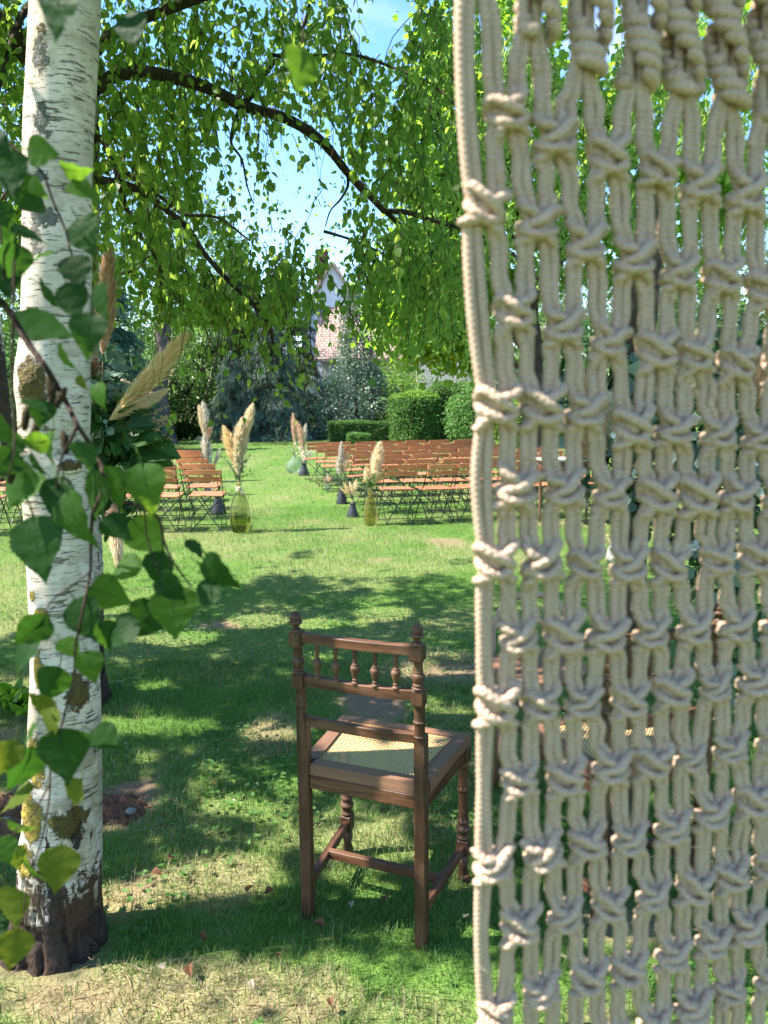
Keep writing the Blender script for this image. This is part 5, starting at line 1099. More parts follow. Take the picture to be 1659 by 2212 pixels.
def oak_chair(label, loc, rz, sc_=1.0):
    t = thing('cane_seat_chair', label, 'chair', loc, rz, 'carved oak chairs with cane seats')
    bx = .187; rake = lambda z: -.035 * max(0, (z - .5) / .5) ** 1.3
    for sx in (-1, 1):
        x = sx * bx; mb = MB()
        mb.bar((x, .0, 0), (x, 0, .30), .034, .034, (0, 1, 0), bev=.003)
        mb = MB()
        mb.box((x, 0, .331), (.035, .035, .662), bev=.004)
        mb.lathe(turned(.662, .757, 'column'), (x, rake(.71), 0), 18); mb.box((x, rake(.78), .780), (.038, .038, .048), bev=.004)
        mb.lathe(turned(.804, .888, 'baluster'), (x, rake(.846), 0), 18); mb.box((x, rake(.91), .911), (.039, .039, .047), bev=.004)
        p = mb.build('back_post', M['oakz'], t, True)
        fi = MB().lathe(turned(.934, .992, 'finial'), (x, rake(.96), 0), 18).build('finial', M['oakz'], p)
    def rail(name, z, h, th, bow=.014, mat='oakx', y0=None):
        k = 13; u = np.linspace(-bx + .016, bx - .016, k); mb = MB(); V = []
        for x in u:
            yy = (rake(z) if y0 is None else y0) - bow * (1 - (x / bx) ** 2) + bow * .3
            for (dy, dz) in ((-th / 2, -h / 2), (th / 2, -h / 2), (th / 2, h / 2 - .002), (th / 2 - .002, h / 2), (-th / 2 + .002, h / 2), (-th / 2, h / 2 - .002)): V.append([x, yy + dy, z + dz])
        i, j = np.meshgrid(np.arange(k - 1), np.arange(6), indexing='ij'); j2 = (j + 1) % 6
        mb.add(V, [np.stack([i * 6 + j, (i + 1) * 6 + j, (i + 1) * 6 + j2, i * 6 + j2], -1).reshape(-1, 4)]); return mb.build(name, M[mat], t, False)
    rail('back_rail', .917, .027, .024); rail('back_rail', .783, .030, .024); rail('back_rail', .653, .028, .022)
    for k in range(5):
        x = -.122 + k * .061; yb = rake(.85) - .014 * (1 - (x / bx) ** 2) + .0042
        MB().lathe(turned(.797, .906, 'spindle'), (x, yb, 0), 12).build('spindle', M['oakz'], t)
    # seat frame (a trapezium), cane, aprons
    zf = .495; hb, hf, y0, y1 = .205, .232, -.005, .372
    def quadbar(name, A, B, C_, D_, z, h, mat):
        V = [[*q, z - h / 2] for q in (A, B, C_, D_)] + [[*(np.array(q) * .985 + np.array([0, .19]) * .015), z + h / 2] for q in (A, B, C_, D_)]
        MB().add(V, [np.array([[0, 3, 2, 1], [4, 5, 6, 7], [0, 1, 5, 4], [1, 2, 6, 5], [2, 3, 7, 6], [3, 0, 4, 7]])]).build(name, M[mat], t, False)
    b = .040; ib, if_ = hb - b, hf - b
    quadbar('seat_rail', (-bx + .016, y0), (bx - .016, y0), (ib, y0 + .042), (-ib, y0 + .042), zf, .034, 'oakx')
    quadbar('seat_rail', (-hf, y1), (-if_, y1 - b), (if_, y1 - b), (hf, y1), zf, .034, 'oakx')
    for sx in (-1, 1):
        A, B, C_, D_ = (sx * (hb + .004), .02), (sx * hf, y1 - .001), (sx * if_, y1 - b), (sx * ib, y0 + .043)
        quadbar('seat_rail', *((A, B, C_, D_) if sx > 0 else (D_, C_, B, A)), zf + .0015, .033, 'oaky')
        mb = MB(); mb.bar((sx * (ib - .004), y0 + .05, zf + .0175), (sx * (if_ - .004), y1 - b - .004, zf + .0175), .005, .004); mb.build('cane_beading', M['oaky'], t, False)
    cane_mesh((ib + .004, if_ + .004, y0 + .04, y1 - b + .003), zf + .012).build('cane_panel', M['cane'], t, False)
    mb = MB(); mb.box((0, .004, .455), (2 * bx - .036, .020, .042), bev=.002); mb.build('apron', M['oakx'], t, False)
    MB().box((0, .352, .452), (.39, .020, .048), bev=.002).build('apron', M['oakx'], t, False)
    for sx in (-1, 1):
        MB().bar((sx * bx, .018, .452), (sx * .213, .345, .452), .020, .048, bev=.002).build('apron', M['oaky'], t, False)
        x = sx * .212; mb = MB(); mb.box((x, .35, .450), (.042, .042, .054), bev=.003); mb.lathe(turned(.150, .424, 'front'), (x, .352, 0), 18); mb.box((x, .352, .122), (.040, .040, .056), bev=.004)
        mb.lathe([(.0, 0), (.013, 0), (.019, .02), (.013, .045), (.020, .07), (.016, .096)], (x, .352, 0), 14); mb.build('front_leg', M['oakz'], t, True)
        MB().bar((sx * bx, .012, .112), (sx * .211, .336, .118), .022, .030, bev=.003).build('side_stretcher', M['oaky'], t, False)
    MB().bar((-.197, .165, .116), (.197, .165, .116), .022, .030, bev=.003).build('cross_stretcher', M['oakx'], t, False)
    return t
LB, RB = G(667, 1980), G(911, 2045); mid = (LB + RB) / 2
oak_chair('carved oak chair with cane seat standing clear of the macrame, seen from behind', (mid[0], mid[1], .0), math.atan2(RB[1] - LB[1], RB[0] - LB[0]))
LB, RB = G(1290, 2010), G(1515, 1945); b_ = nrm(RB - LB); mid = LB + b_ * .187
oak_chair('carved oak chair with cane seat hidden behind the macrame curtain', (mid[0], mid[1], .0), math.atan2(b_[1], b_[0]))

# ================================================================== THINGS BEYOND THE MACRAME
g = G(1215, 1130); t = thing('side_table', 'small wooden table with pale worn top seen through the macrame by the folding chairs', 'table', (g[0], g[1], 0), R(8))
zt = P(1215, 992, g[1])[2]
MB().box((0, 0, zt), (.62, .42, .03), bev=.004).build('table_top', M['pale_wood'], t, False)
for sy in (-1, 1): MB().box((0, sy * .17, zt - .075), (.54, .02, .115), bev=.002).build('apron', M['red_wood'], t, False)
for sx in (-1, 1): MB().box((sx * .26, 0, zt - .075), (.02, .32, .115), bev=.002).build('apron', M['red_wood'], t, False)
for sx in (-1, 1):
    for sy in (-1, 1): MB().lathe([(0, 0), (.012, 0), (.016, .1), (.022, .4), (.017, .42), (.024, zt - .14), (.024, zt - .02)], (sx * .25, sy * .16, 0), 12).build('leg', M['oakz'], t)
D = 3.35; pk = P(1152, 1288, D); zt = pk[2]; M['bentwood'] = wood('brown_bentwood', (.14, .085, .05), (.25, .165, .10), (.36, .26, .18), rough=.5); t = thing('bentwood_chair', 'bentwood chair with arched back glimpsed through the lower left of the macrame', 'chair', (pk[0], D, 0), 3.05)
MB().tube(catmull([(-.19, .0, 0), (-.18, .02, .46), (-.175, .0, zt * .80), (-.11, -.03, zt * .95), (0, -.04, zt), (.11, -.03, zt * .95), (.175, .0, zt * .80), (.18, .02, .46), (.19, .0, 0)], 6), .016, 8).build('back_hoop', M['bentwood'], t)
MB().tube(catmull([(-.10, .03, .46), (-.10, .0, zt * .72), (0, -.02, zt * .86), (.10, .0, zt * .72), (.10, .03, .46)], 6), .011, 8).build('inner_hoop', M['bentwood'], t)
MB().lathe([(0, .445), (.19, .445), (.205, .455), (.205, .47), (.19, .475), (0, .468)], (0, .20, 0), 28).build('seat', M['oakx'], t)
for sx in (-1, 1): MB().tube(np.array([(sx * .15, .33, .45), (sx * .17, .36, .2), (sx * .18, .38, 0)]), [.017, .014, .012], 8).build('front_leg', M['oakz'], t)
MB().tube([(.155 * math.cos(a), .20 + .155 * math.sin(a), .24) for a in np.linspace(0, 6.283, 25)], .010, 6, cap=False).build('leg_ring', M['oakz'], t)
# flower arrangement on the far side of the macrame: a standing post dressed with dark leaves, pampas and white blooms
def spray(mb, pts, k, size, shape, seed=0, tone=.5):
    r_ = np.random.default_rng(seed); pts = np.asarray(pts); i = r_.integers(0, len(pts), k); leaf_mesh(mb, pts[i] + r_.normal(size=(k, 3)) * size * .4, size * (.6 + .7 * r_.random(k)), runit(k) + [0, 0, .1], runit(k), shape, np.clip(tone + (r_.random(k) - .5), 0, 1))
Y = 2.35; t = thing('flower_arrangement', 'flower arrangement of pampas, white blossoms and dark leaves behind the macrame', 'flowers', (P(1400, 1000, Y)[0], Y, 0), 0); L0 = np.array(t.location)
rx = lambda x, y, d=0: P(x, y, Y + d) - L0
mb = MB(); pb = rx(1400, 1000); mb.tube(catmull([(pb[0], .12, 0), (pb[0] + .01, .12, .8), (pb[0] - .01, .12, 1.5), (pb[0] + .02, .10, 2.2)], 5), .045, 10); mb.build('post', M['bark'], t)
dk = MB(); cs = np.array([rx(x, y, d) for x, y, d in [(1300, 930, .05), (1340, 900, .05), (1390, 960, 0), (1450, 900, .05), (1520, 950, 0), (1600, 900, 0), (1330, 1010, 0), (1420, 1040, 0), (1500, 1040, 0), (1580, 1030, 0), (1650, 1000, 0), (1350, 820, .1), (1250, 850, .1), (1400, 780, .1), (1520, 800, .1), (1620, 780, 0), (1460, 1150, 0), (1560, 1160, 0), (1640, 1120, 0), (1500, 1250, 0), (1600, 1280, 0), (1560, 1380, 0), (1640, 1450, 0)]])
cl = cs[rng.integers(0, len(cs), 1500)] + rng.normal(size=(1500, 3)) * [.06, .05, .07]; spray(dk, cl, 1500, .075, 'long', 3); tag(dk.build('dark_foliage', M['fatsia'], t, False), kind='stuff')
mb = MB(); cl = cs[rng.integers(0, len(cs), 500)] + rng.normal(size=(500, 3)) * [.07, .05, .08] + [0, -.05, 0]; spray(mb, cl, 500, .05, 'round', 5); tag(mb.build('eucalyptus', M['euca'], t, False), kind='stuff')
for k, (x0, y0, x1, y1, wd, mat) in enumerate([(1300, 960, 1262, 800, .10, 'pampas_pink'), (1340, 970, 1318, 850, .09, 'pampas_white'), (1310, 1010, 1225, 905, .07, 'pampas_pink'), (1620, 900, 1655, 740, .10, 'pampas_pink'), (1480, 880, 1500, 720, .09, 'pampas')]):
    mb = MB(); stem(mb, rx(1400, 1050), rx(x0, y0, -.05)); plume(mb, rx(x0, y0, -.05), rx(x1, y1, -.08), wd * .8, 2600, 50 + k); mb.build('plume', M[mat], t, False)
for k in range(26):
    x, y = [(1362, 915), (1400, 880), (1430, 950), (1455, 985), (1500, 905), (1345, 1000), (1375, 1020), (1405, 1095), (1460, 1030), (1510, 1000), (1530, 955), (1570, 960), (1590, 1040), (1620, 1000), (1330, 940), (1550, 1080), (1480, 1110), (1600, 1120), (1440, 910), (1520, 860), (1640, 1060), (1565, 885), (1610, 845), (1350, 1080), (1500, 1180), (1580, 1200)][k]
    mb = MB(); c = rx(x, y, -.10); m = 26; leaf_mesh(mb, np.repeat(c[None], m, 0) + rng.normal(size=(m, 3)) * .004, rng.uniform(.012, .02, m), runit(m), runit(m), 'round', rng.random(m)); mb.build('white_blossom', M['white_bloom'], t, False)
mb = MB()
for k in range(40):
    c = cs[rng.integers(0, len(cs))]; e = c + rng.normal(size=3) * [.12, .05, .16] + [0, -.05, 0]; stem(mb, c, e, .0014, rng.normal() * .02); spray(mb, np.linspace(c, e, 8), 16, .012, 'quad', k)
tag(mb.build('dry_stems', M['dry_stem'], t, False), kind='stuff')
g = G(1425, 1235); vase('glass_jug', 'green glass jug standing under the flower arrangement behind the macrame', 'vase', g, [(0, .01), (.08, 0), (.10, .06), (.098, .16), (.06, .24), (.045, .28), (.055, .31)], 'glass_green', glass=True)
g = G(1325, 1215); vase('white_vase', 'small pale vase standing on the dry grass behind the macrame', 'vase', g, [(0, .004), (.055, 0), (.075, .06), (.06, .13), (.03, .18), (.035, .22), (.028, .218), (.02, .18)], 'stone_w')
t = thing('dry_bouquet', 'low bouquet of straw coloured dry stems beside the small pale vase', 'bouquet', G(1352, 1200)); mb = MB(); sprigs(mb, (0, 0, 0), 26, .42, 1.0, .03, 'quad', 12, .25, seed=3); mb.build('stems', M['dry_stem'], t, False)
t = thing('dry_bouquet', 'tangle of straw coloured dry stems at the lower right behind the macrame', 'bouquet', G(1560, 1900)); mb = MB(); sprigs(mb, (0, 0, .0), 34, .34, 1.3, .03, 'needle', 10, .2, seed=9); mb.build('stems', M['dry_stem'], t, False)

# flower arrangement tied to the second birch
Y = 3.62; t = thing('flower_arrangement', 'flower arrangement of golden pampas, eucalyptus and broad dark leaves tied to the birches', 'flowers', P(235, 930, Y)); L0 = np.array(t.location)
rx = lambda x, y, d=0: P(x, y, Y + d) - L0
for k, (x0, y0, x1, y1, wd, mat, n, bend) in enumerate([(236, 908, 388, 738, .046, 'pampas_gold', 4200, -.05), (248, 892, 352, 850, .042, 'pampas', 2200, .06), (222, 765, 236, 560, .055, 'pampas_pink', 3200, .02), (245, 905, 330, 800, .06, 'pampas_gold', 1800, .03), (243, 1090, 262, 1215, .045, 'pampas', 1800, .1), (252, 1085, 238, 1130, .05, 'pampas_pink', 1500, .1)]):
    mb = MB(); stem(mb, rx(215, 960), rx(x0, y0), .004); plume(mb, rx(x0, y0, -.05), rx(x1, y1, -.12), wd, n, 80 + k, bend); mb.build('plume', M[mat], t, False)
mb = MB(); plume(mb, rx(206, 815, -.06), rx(207, 775, -.06), .07, 600, 91, .02, .8); mb.build('burgundy_bloom', M['burgundy'], t, False)
dk = MB(); cs = np.array([rx(x, y, d) for x, y, d in [(235, 930, 0), (225, 985, .02), (250, 1000, 0), (230, 900, .05), (222, 860, .05), (235, 1030, .02), (270, 950, .03), (280, 995, .0), (300, 975, .03), (225, 1080, .03), (250, 1100, .02), (225, 820, .06), (255, 870, .06)]])
cl = cs[rng.integers(0, len(cs), 380)] + rng.normal(size=(380, 3)) * [.038, .05, .042]; spray(dk, cl, 380, .085, 'birch', 4); tag(dk.build('dark_foliage', M['fatsia'], t, False), kind='stuff')
mb = MB(); cl = np.array([rx(x, y, -.05) for x, y in [(250, 840), (262, 815), (255, 790), (245, 860)]])[rng.integers(0, 4, 40)] + rng.normal(size=(40, 3)) * .03; spray(mb, cl, 40, .055, 'round', 6); tag(mb.build('eucalyptus', M['euca'], t, False), kind='stuff')
mb = MB(); cl = np.array([rx(225, 915, -.1), rx(238, 922, -.1)])[rng.integers(0, 2, 12)] + rng.normal(size=(12, 3)) * .015; spray(mb, cl, 12, .035, 'round', 7); tag(mb.build('eucalyptus', M['euca'], t, False), kind='stuff')
bl = [(285, 905, 330, 890), (270, 925, 335, 918), (280, 950, 350, 945), (300, 960, 385, 985), (290, 975, 372, 1003), (280, 985, 340, 1010), (265, 960, 300, 930), (255, 1000, 280, 1045), (240, 1010, 235, 1060), (262, 895, 290, 870), (250, 940, 225, 925)]
for k, (x0, y0, x1, y1) in enumerate(bl):
    a, b = rx(x0, y0, -.06 - .02 * (k % 3)), rx(x1, y1, -.10 - .02 * (k % 4)); mb = MB(); leaf_mesh(mb, a[None], np.linalg.norm(b - a) * 1.05, (b - a)[None], (np.array([[.1, -.9, .55]]) + rng.normal(size=(1, 3)) * .3), 'birch', np.array([rng.random()])); mb.build('broad_leaf', M['fatsia'], t, False)
mb = MB()
for k in range(16):
    c = rx(260 + 60 * rng.random(), 900 + 60 * rng.random(), -.05); e = c + np.array([.10 + .14 * rng.random(), -.05, -.06 + .16 * rng.random()]); stem(mb, c, e, .0014, rng.normal() * .02); spray(mb, np.linspace(c, e, 9)[3:], 14, .014, 'quad', k)
tag(mb.build('dry_stems', M['dry_stem'], t, False), kind='stuff')
t = thing('ivy_plant', 'clump of glossy broad green leaves on the grass left of the birch trunk', 'plant', G(30, 1535)); mb = MB()
sprigs(mb, (0, 0, 0), 12, .17, 1.6, .085, 'birch', 6, .35, seed=12); mb.build('leaves', M['maple_leaf'], t, False)
# leaf litter and pebbles
def litter(name, mat, label, group, spots, sz, cat='leaf'):
    for k, (x, y) in enumerate(spots):
        g = G(x, y); mb = MB(); S = SH['birch'][0].copy(); S[:, 2] *= 3.5; S[:, 1] -= .5
        mb.add(S * sz * (.7 + .6 * rng.random()), [np.array([[0, 1, 2, 3], [0, 3, 4, 5]])]); o = mb.build(name, M[mat], None, False, (g[0], g[1], .034)); o.rotation_euler = (rng.normal() * .35, rng.normal() * .35, rng.random() * 6.28)
        tag(o, label, cat, group)
litter('fallen_leaf', 'dead_leaf', 'small curled brown dead leaf lying on the grass', 'brown dead leaves on the grass', [(540, 1938), (580, 1945), (655, 1940), (440, 2045), (475, 2255), (715, 2190), (830, 1960), (370, 1870), (1020, 1700), (660, 1655), (600, 2085), (340, 1905), (690, 2015), (960, 2130), (410, 2120), (1010, 1920)], .034)
litter('fallen_leaf', 'dead_yellow', 'single bright yellow fallen leaf lying on shaded grass', None, [(462, 1705)], .042)
litter('fallen_leaf', 'dead_pale', 'pale dry fallen leaf or petal lying on the grass', 'pale fallen leaves and petals', [(272, 1620), (368, 1745), (505, 1745), (330, 1755), (340, 1640), (855, 1625), (985, 1675), (880, 1462), (1005, 2000), (555, 1710), (760, 1975), (545, 2150), (200, 2095), (350, 2110), (590, 1490)], .022)
for (x, y, s_, lab) in [(284, 1768, .022, 'pale pebble lying on the edge of the right soil mound'), (15, 1785, .020, 'small pale pebble lying in the left soil mound')]:
    g = G(x, y); n_ = 14; mb = MB(); pr = [(0, -.7), (.7, -.5), (1, 0), (.75, .55), (0, .75)]; mb.lathe([(r * s_, z * s_ * .8) for r, z in pr], (0, 0, 0), 10); o = mb.build('pebble', M['white_pebble'], None, True, (g[0], g[1], .03)); o.scale = (1.2, .85, .9); o.rotation_euler = (.2, .3, x); tag(o, lab, 'pebble')

# ================================================================== MACRAME CURTAIN
AN = R(16); q0 = P(1045, 1106, .5); PN = np.array([math.sin(AN), -math.cos(AN), 0]); PX = np.array([math.cos(AN), math.sin(AN), 0]); PZ = np.array([0, 0, 1.0])
mac = thing('macrame_curtain', 'cream knotted cotton macrame curtain hanging close on the right', 'macrame', q0)
def onM(px, py):
    v = ray(px, py); return CC + v * (((q0 - CC) @ PN) / (v @ PN))
def mloc(px, py, out=0.0):
    X = onM(px, py) - q0; return np.array([X @ PX, X @ PZ, out])
def mworld(l): return PX * l[..., 0:1] + PZ * l[..., 1:2] + PN * l[..., 2:3]
EVEN = {0: [(1030, -30), (1143, 84), (1256, 160), (1370, 190), (1474, 212), (1567, 234), (1655, 262), (1745, 280)],
        2: [(1045, 450), (1159, 483), (1264, 529), (1369, 563), (1466, 592), (1558, 605), (1651, 622), (1745, 635)],
        4: [(1071, 876), (1166, 878), (1264, 893), (1365, 922), (1455, 926), (1550, 939), (1636, 945), (1725, 955)],
        6: [(1071, 1212), (1168, 1212), (1264, 1216), (1357, 1222), (1447, 1220), (1546, 1208), (1632, 1203), (1722, 1200)],
        8: [(1071, 1522), (1168, 1520), (1260, 1515), (1357, 1512), (1449, 1490), (1542, 1483), (1634, 1468), (1725, 1455)],
        10: [(1066, 1862), (1171, 1836), (1267, 1812), (1359, 1806), (1451, 1786), (1539, 1754), (1621, 1728), (1712, 1710)],
        12: [(1068, 2180), (1167, 2132), (1267, 2106), (1357, 2092), (1455, 2058), (1537, 2030), (1613, 1998), (1702, 1980)],
        14: [(1066, 2490), (1167, 2440), (1267, 2400), (1357, 2370), (1455, 2330), (1537, 2290), (1613, 2260), (1702, 2240)]}
ODD = {1: [(1092, 252), (1197, 302), (1311, 344), (1416, 372), (1512, 399), (1610, 420), (1705, 440)],
       3: [(1109, 676), (1214, 710), (1315, 739), (1416, 760), (1500, 769), (1590, 785), (1690, 795)],
       5: [(1117, 1056), (1214, 1056), (1319, 1065), (1416, 1069), (1504, 1069), (1592, 1070), (1680, 1072)],
       7: [(1122, 1371), (1214, 1371), (1311, 1371), (1407, 1369), (1500, 1355), (1592, 1350), (1682, 1345)],
       9: [(1123, 1684), (1219, 1678), (1317, 1656), (1407, 1645), (1491, 1632), (1575, 1614), (1665, 1600)],
       11: [(1123, 1992), (1219, 1972), (1315, 1952), (1411, 1930), (1495, 1914), (1577, 1888), (1665, 1870)],
       13: [(1123, 2300), (1219, 2270), (1315, 2240), (1411, 2205), (1495, 2170), (1577, 2135), (1665, 2110)]}
r3 = np.random.default_rng(4)
ROWS = []
for r in range(15):
    L = EVEN.get(r) or ODD.get(r); pts = [mloc(x, y) for x, y in L]; ROWS.append(pts)
dx_e = np.mean([ROWS[6][k + 1][0] - ROWS[6][k][0] for k in range(7)])
for r in range(15):     # the curtain goes on beyond the frame
    for k in range(4):
        d = ROWS[r][-1] - ROWS[r][-2]; ROWS[r].append(ROWS[r][-1] + np.array([dx_e * .96, d[1] * .5, 0]))
for r in range(15):
    if r % 2 == 1 and len(ROWS[r]) >= len(ROWS[r - 1]): ROWS[r] = ROWS[r][:len(ROWS[r - 1]) - 1]
CRD = .0035
def cord_path(slot, which):
    """slot 2j / 2j+1: left / right pair of even knot j; which 0/1: left / right cord of the pair"""
    pts = []; rk = np.random.default_rng(slot * 2 + which)
    side_e = -1 if slot % 2 == 0 else 1; je = slot // 2; jo = (slot - 1) // 2
    top = ROWS[0][je]
    pts.append(top + np.array([side_e * .004, .30 if slot > 1 else .25, 0])); pts.append(top + np.array([side_e * .004, .08, 0])); pts.append(top + np.array([side_e * .0045, .012, 0.0]))
    for r in range(0, 15):
        even = r % 2 == 0; wide = .0088
        if even: K = ROWS[r][je]; s_ = side_e
        else:
            if jo < 0 or jo >= len(ROWS[r]):       # edge pair: hangs free past this row
                a, b = ROWS[r - 1][je], ROWS[r + 1][je] if r < 14 else ROWS[r - 1][je]; m = (a + b) / 2
                pts.append(m + np.array([side_e * (.0098 + rk.normal() * .0012) + (which - .5) * .0054, rk.normal() * .004, rk.normal() * .001])); continue
            K = ROWS[r][jo]; s_ = 1 if slot % 2 == 0 else -1; s_ = 1 if slot == 2 * jo + 2 else -1
        inner = (which == 0) == (s_ > 0); off = s_ * (.0026 if inner else .0064)
        if r == 0: pts.append(K + np.array([off, 0, 0])); 
        else:
            pts.append(K + np.array([s_ * (.0048 if inner else .0108), .0138, .0004])); pts.append(K + np.array([off, 0, (0 if inner else .001)]))
        pts.append(K + np.array([s_ * (.0048 if inner else .0108), -.0138, .0004]))
        # free hanging pair between this row and the next
        if r < 14:
            nx = ROWS[r + 1]; jn = (jo if even else je)
            if even and (jo < 0 or jo >= len(nx)): continue
            K2 = nx[jn]; s2 = (1 if slot == 2 * jo + 2 else -1) if even else side_e
            mx_ = (K[0] + s_ * .0078 + K2[0] + s2 * .0078) / 2 + rk.normal() * .0005
            for f in (.38, .62):
                y = K[1] * (1 - f) + K2[1] * f
                pts.append(np.array([mx_ + (which - .5) * .0056 + rk.normal() * .0003, y, rk.normal() * .0007]))
    pts = np.array(pts); o = np.argsort(-pts[:, 1], kind='stable'); return pts[o]
NS = 2 * len(ROWS[0])
for slot in range(NS):
    for which in (0, 1):
        p = mworld(catmull(cord_path(slot, which), 4)); n = len(p)
        MB().tube(p, CRD * (1 + .05 * r3.normal(size=n).cumsum() * .0 + .06 * (vnoise(p, 160, slot) - .5)), 9, attr=True).build('cord', M['rope'], mac)
def knot_mesh(flip, seed):
    rk = np.random.default_rng(seed); j = lambda s_=.0006: rk.normal(size=3) * s_
    mb = MB(); F = np.array([-1.0 if flip else 1.0, 1, 1])
    def tb(pts, r=.00290): mb.tube(mworld(catmull(np.array([np.array(q) * F + j() for q in pts]), 5)), r, 9, attr=True)
    tb([(.0020, -.0075, -.003), (-.0040, -.0020, -.004), (-.0088, .0040, -.002), (-.0104, .0095, .0008), (-.0085, .0100, .0040), (-.0042, .0062, .0068), (.0010, .0018, .0076), (.0062, -.0012, .0056), (.0090, -.0042, .0010), (.0070, -.0060, -.004)], .0033)
    tb([(.0106, .0142, .0), (.0104, .0115, .0022), (.0072, .0082, .0050), (.0030, .0058, .0050), (-.0030, .0020, .0010), (-.0070, -.0010, -.002)], .0032)
    tb([(.0080, -.0010, -.003), (.0092, -.0035, .0010), (.0062, -.0066, .0054), (.0005, -.0082, .0066), (-.0055, -.0062, .0052), (-.0094, -.0020, .0012), (-.0080, .0010, -.003)], .0032)
    tb([(-.0020, -.0072, .0030), (-.0062, -.0098, .0040), (-.0095, -.0122, .0020), (-.0106, -.0145, .0)], .0031)
    tb([(.0010, -.0070, .0030), (.0058, -.0100, .0038), (.0095, -.0122, .0020), (.0106, -.0145, .0)], .0031)
    mb.tube(mworld(np.array([(0, .010, -.001), (0, 0, .0), (0, -.010, -.001)])), [.0040, .0064, .0040], 9, attr=True)
    return mb.mesh('knot')
KS = 1.14
KM = [knot_mesh(k % 2 == 1, k) for k in range(6)]
for k in KM: k.materials.append(M['rope'])
for r in range(1, 15):
    for k, K in enumerate(ROWS[r]):
        o = bpy.data.objects.new('knot', KM[int(r3.integers(0, 6))]); COL.objects.link(o); o.parent = mac
        o.location = Vector(mworld(np.array([K + r3.normal(size=3) * .0006]))[0]); s_ = KS * (1 + r3.normal() * .05); o.scale = (s_, s_, s_ * .84 * (1 + r3.normal() * .05)); o.rotation_euler = Vector(PN * r3.normal() * .10)
# twisted half knot braids at the top
for j in range(1, len(ROWS[0])):
    mb = MB(); K = ROWS[0][j]; n = 34; rk = np.random.default_rng(j); ph0 = rk.random() * 6
    for k in range(n):
        y = .004 + k * .0084; a = ph0 + k * .62
        for s_ in (0, math.pi):
            aa = a + s_; t = np.linspace(-1, 1, 7)
            ang = aa + t * 1.15; rad = .0080 + .0016 * np.cos(t * 1.2); pts = np.stack([K[0] + np.cos(ang) * rad * 1.12 + .0058 * math.sin(a * .5), K[1] + y + t * .0036 + rk.normal() * .0004, np.sin(ang) * rad], -1)
            mb.tube(mworld(pts),   .0042 * np.array([.8, 1, 1.08, 1.1, 1.08, 1, .8]), 8, attr=True)
    mb.build('twisted_braid', M['rope'], mac)
fb = MB(); fp, ft = [], []
for slot in range(0, NS):
    p = mworld(catmull(cord_path(slot, slot % 2), 3)); k = r3.integers(0, len(p), 60); a = r3.random(60) * 6.283; o_ = PX * np.cos(a)[:, None] + PN * np.sin(a)[:, None]; fp.append(p[k] + o_ * CRD * .9); ft.append(o_ + r3.normal(size=(60, 3)) * .9)
fp, ft = np.concatenate(fp), np.concatenate(ft); leaf_mesh(fb, fp, r3.uniform(.003, .011, len(fp)), ft, r3.normal(size=fp.shape), 'hair', r3.random(len(fp))); tag(fb.build('fibres', M['pampas'], mac, False), kind='stuff')
# wooden dowel that carries it
pA, pB = mworld(np.array([[-.10, ROWS[0][0][1] + .33, 0]]))[0], mworld(np.array([[1.2, ROWS[0][0][1] + .33, 0]]))[0]
MB().tube(np.array([pA, (pA + pB) / 2, pB]), .014, 12).build('dowel', M['oakx'], mac)

# ================================================================== NEAR HANGING BIRCH SPRAY
def near_leaf_mesh(seed, fold, curl, twist, wid=1.0):
    rk = np.random.default_rng(seed); nt = 30
    tk = [0, .03, .09, .18, .30, .42, .55, .68, .80, .90, .96, 1.0]; wk = [0, .11, .27, .39, .43, .41, .335, .235, .13, .055, .02, 0]
    t = np.linspace(0, 1, nt); w_ = np.interp(t, tk, wk) * wid; saw = 1 + .15 * (((t * 15) % 1) - .5) * (t > .06)
    V = []; asy = 1 + rk.normal() * .05
    for i in range(nt):
        for s_ in (-1, -.52, 0, .52, 1):
            x = s_ * w_[i] * (saw[i] if abs(s_) == 1 else 1) * (asy if s_ < 0 else 1); y = t[i] + abs(s_) * -.03 * w_[i]
            z = fold * abs(x) - curl * (t[i] - .25) ** 2 + twist * x * t[i] + .018 * math.sin(t[i] * 22 + abs(s_) * 5) * abs(s_) + .02 * rk.normal() * abs(s_) * .3
            V.append([x, y, z])
    i, j = np.meshgrid(np.arange(nt - 1), np.arange(4), indexing='ij'); F = np.stack([i * 5 + j, i * 5 + j + 1, (i + 1) * 5 + j + 1, (i + 1) * 5 + j], -1).reshape(-1, 4)
    mb = MB(); mb.add(np.array(V), [F]); mb.tube(np.array([(0, .5, -.006), (0, .2, -.010), (0, .0, -.010), (.01, -.14, .012), (.03, -.27, .05)]), [.005, .010, .014, .013, .017], 6)
    return mb.mesh('leaf')
NLM = [near_leaf_mesh(1, .10, .10, .0), near_leaf_mesh(2, .28, .35, .15), near_leaf_mesh(3, .05, .18, -.2), near_leaf_mesh(4, .45, .15, .1), near_leaf_mesh(5, .18, .55, -.1, .95), near_leaf_mesh(6, -.12, -.15, .2)]
NLV = {}
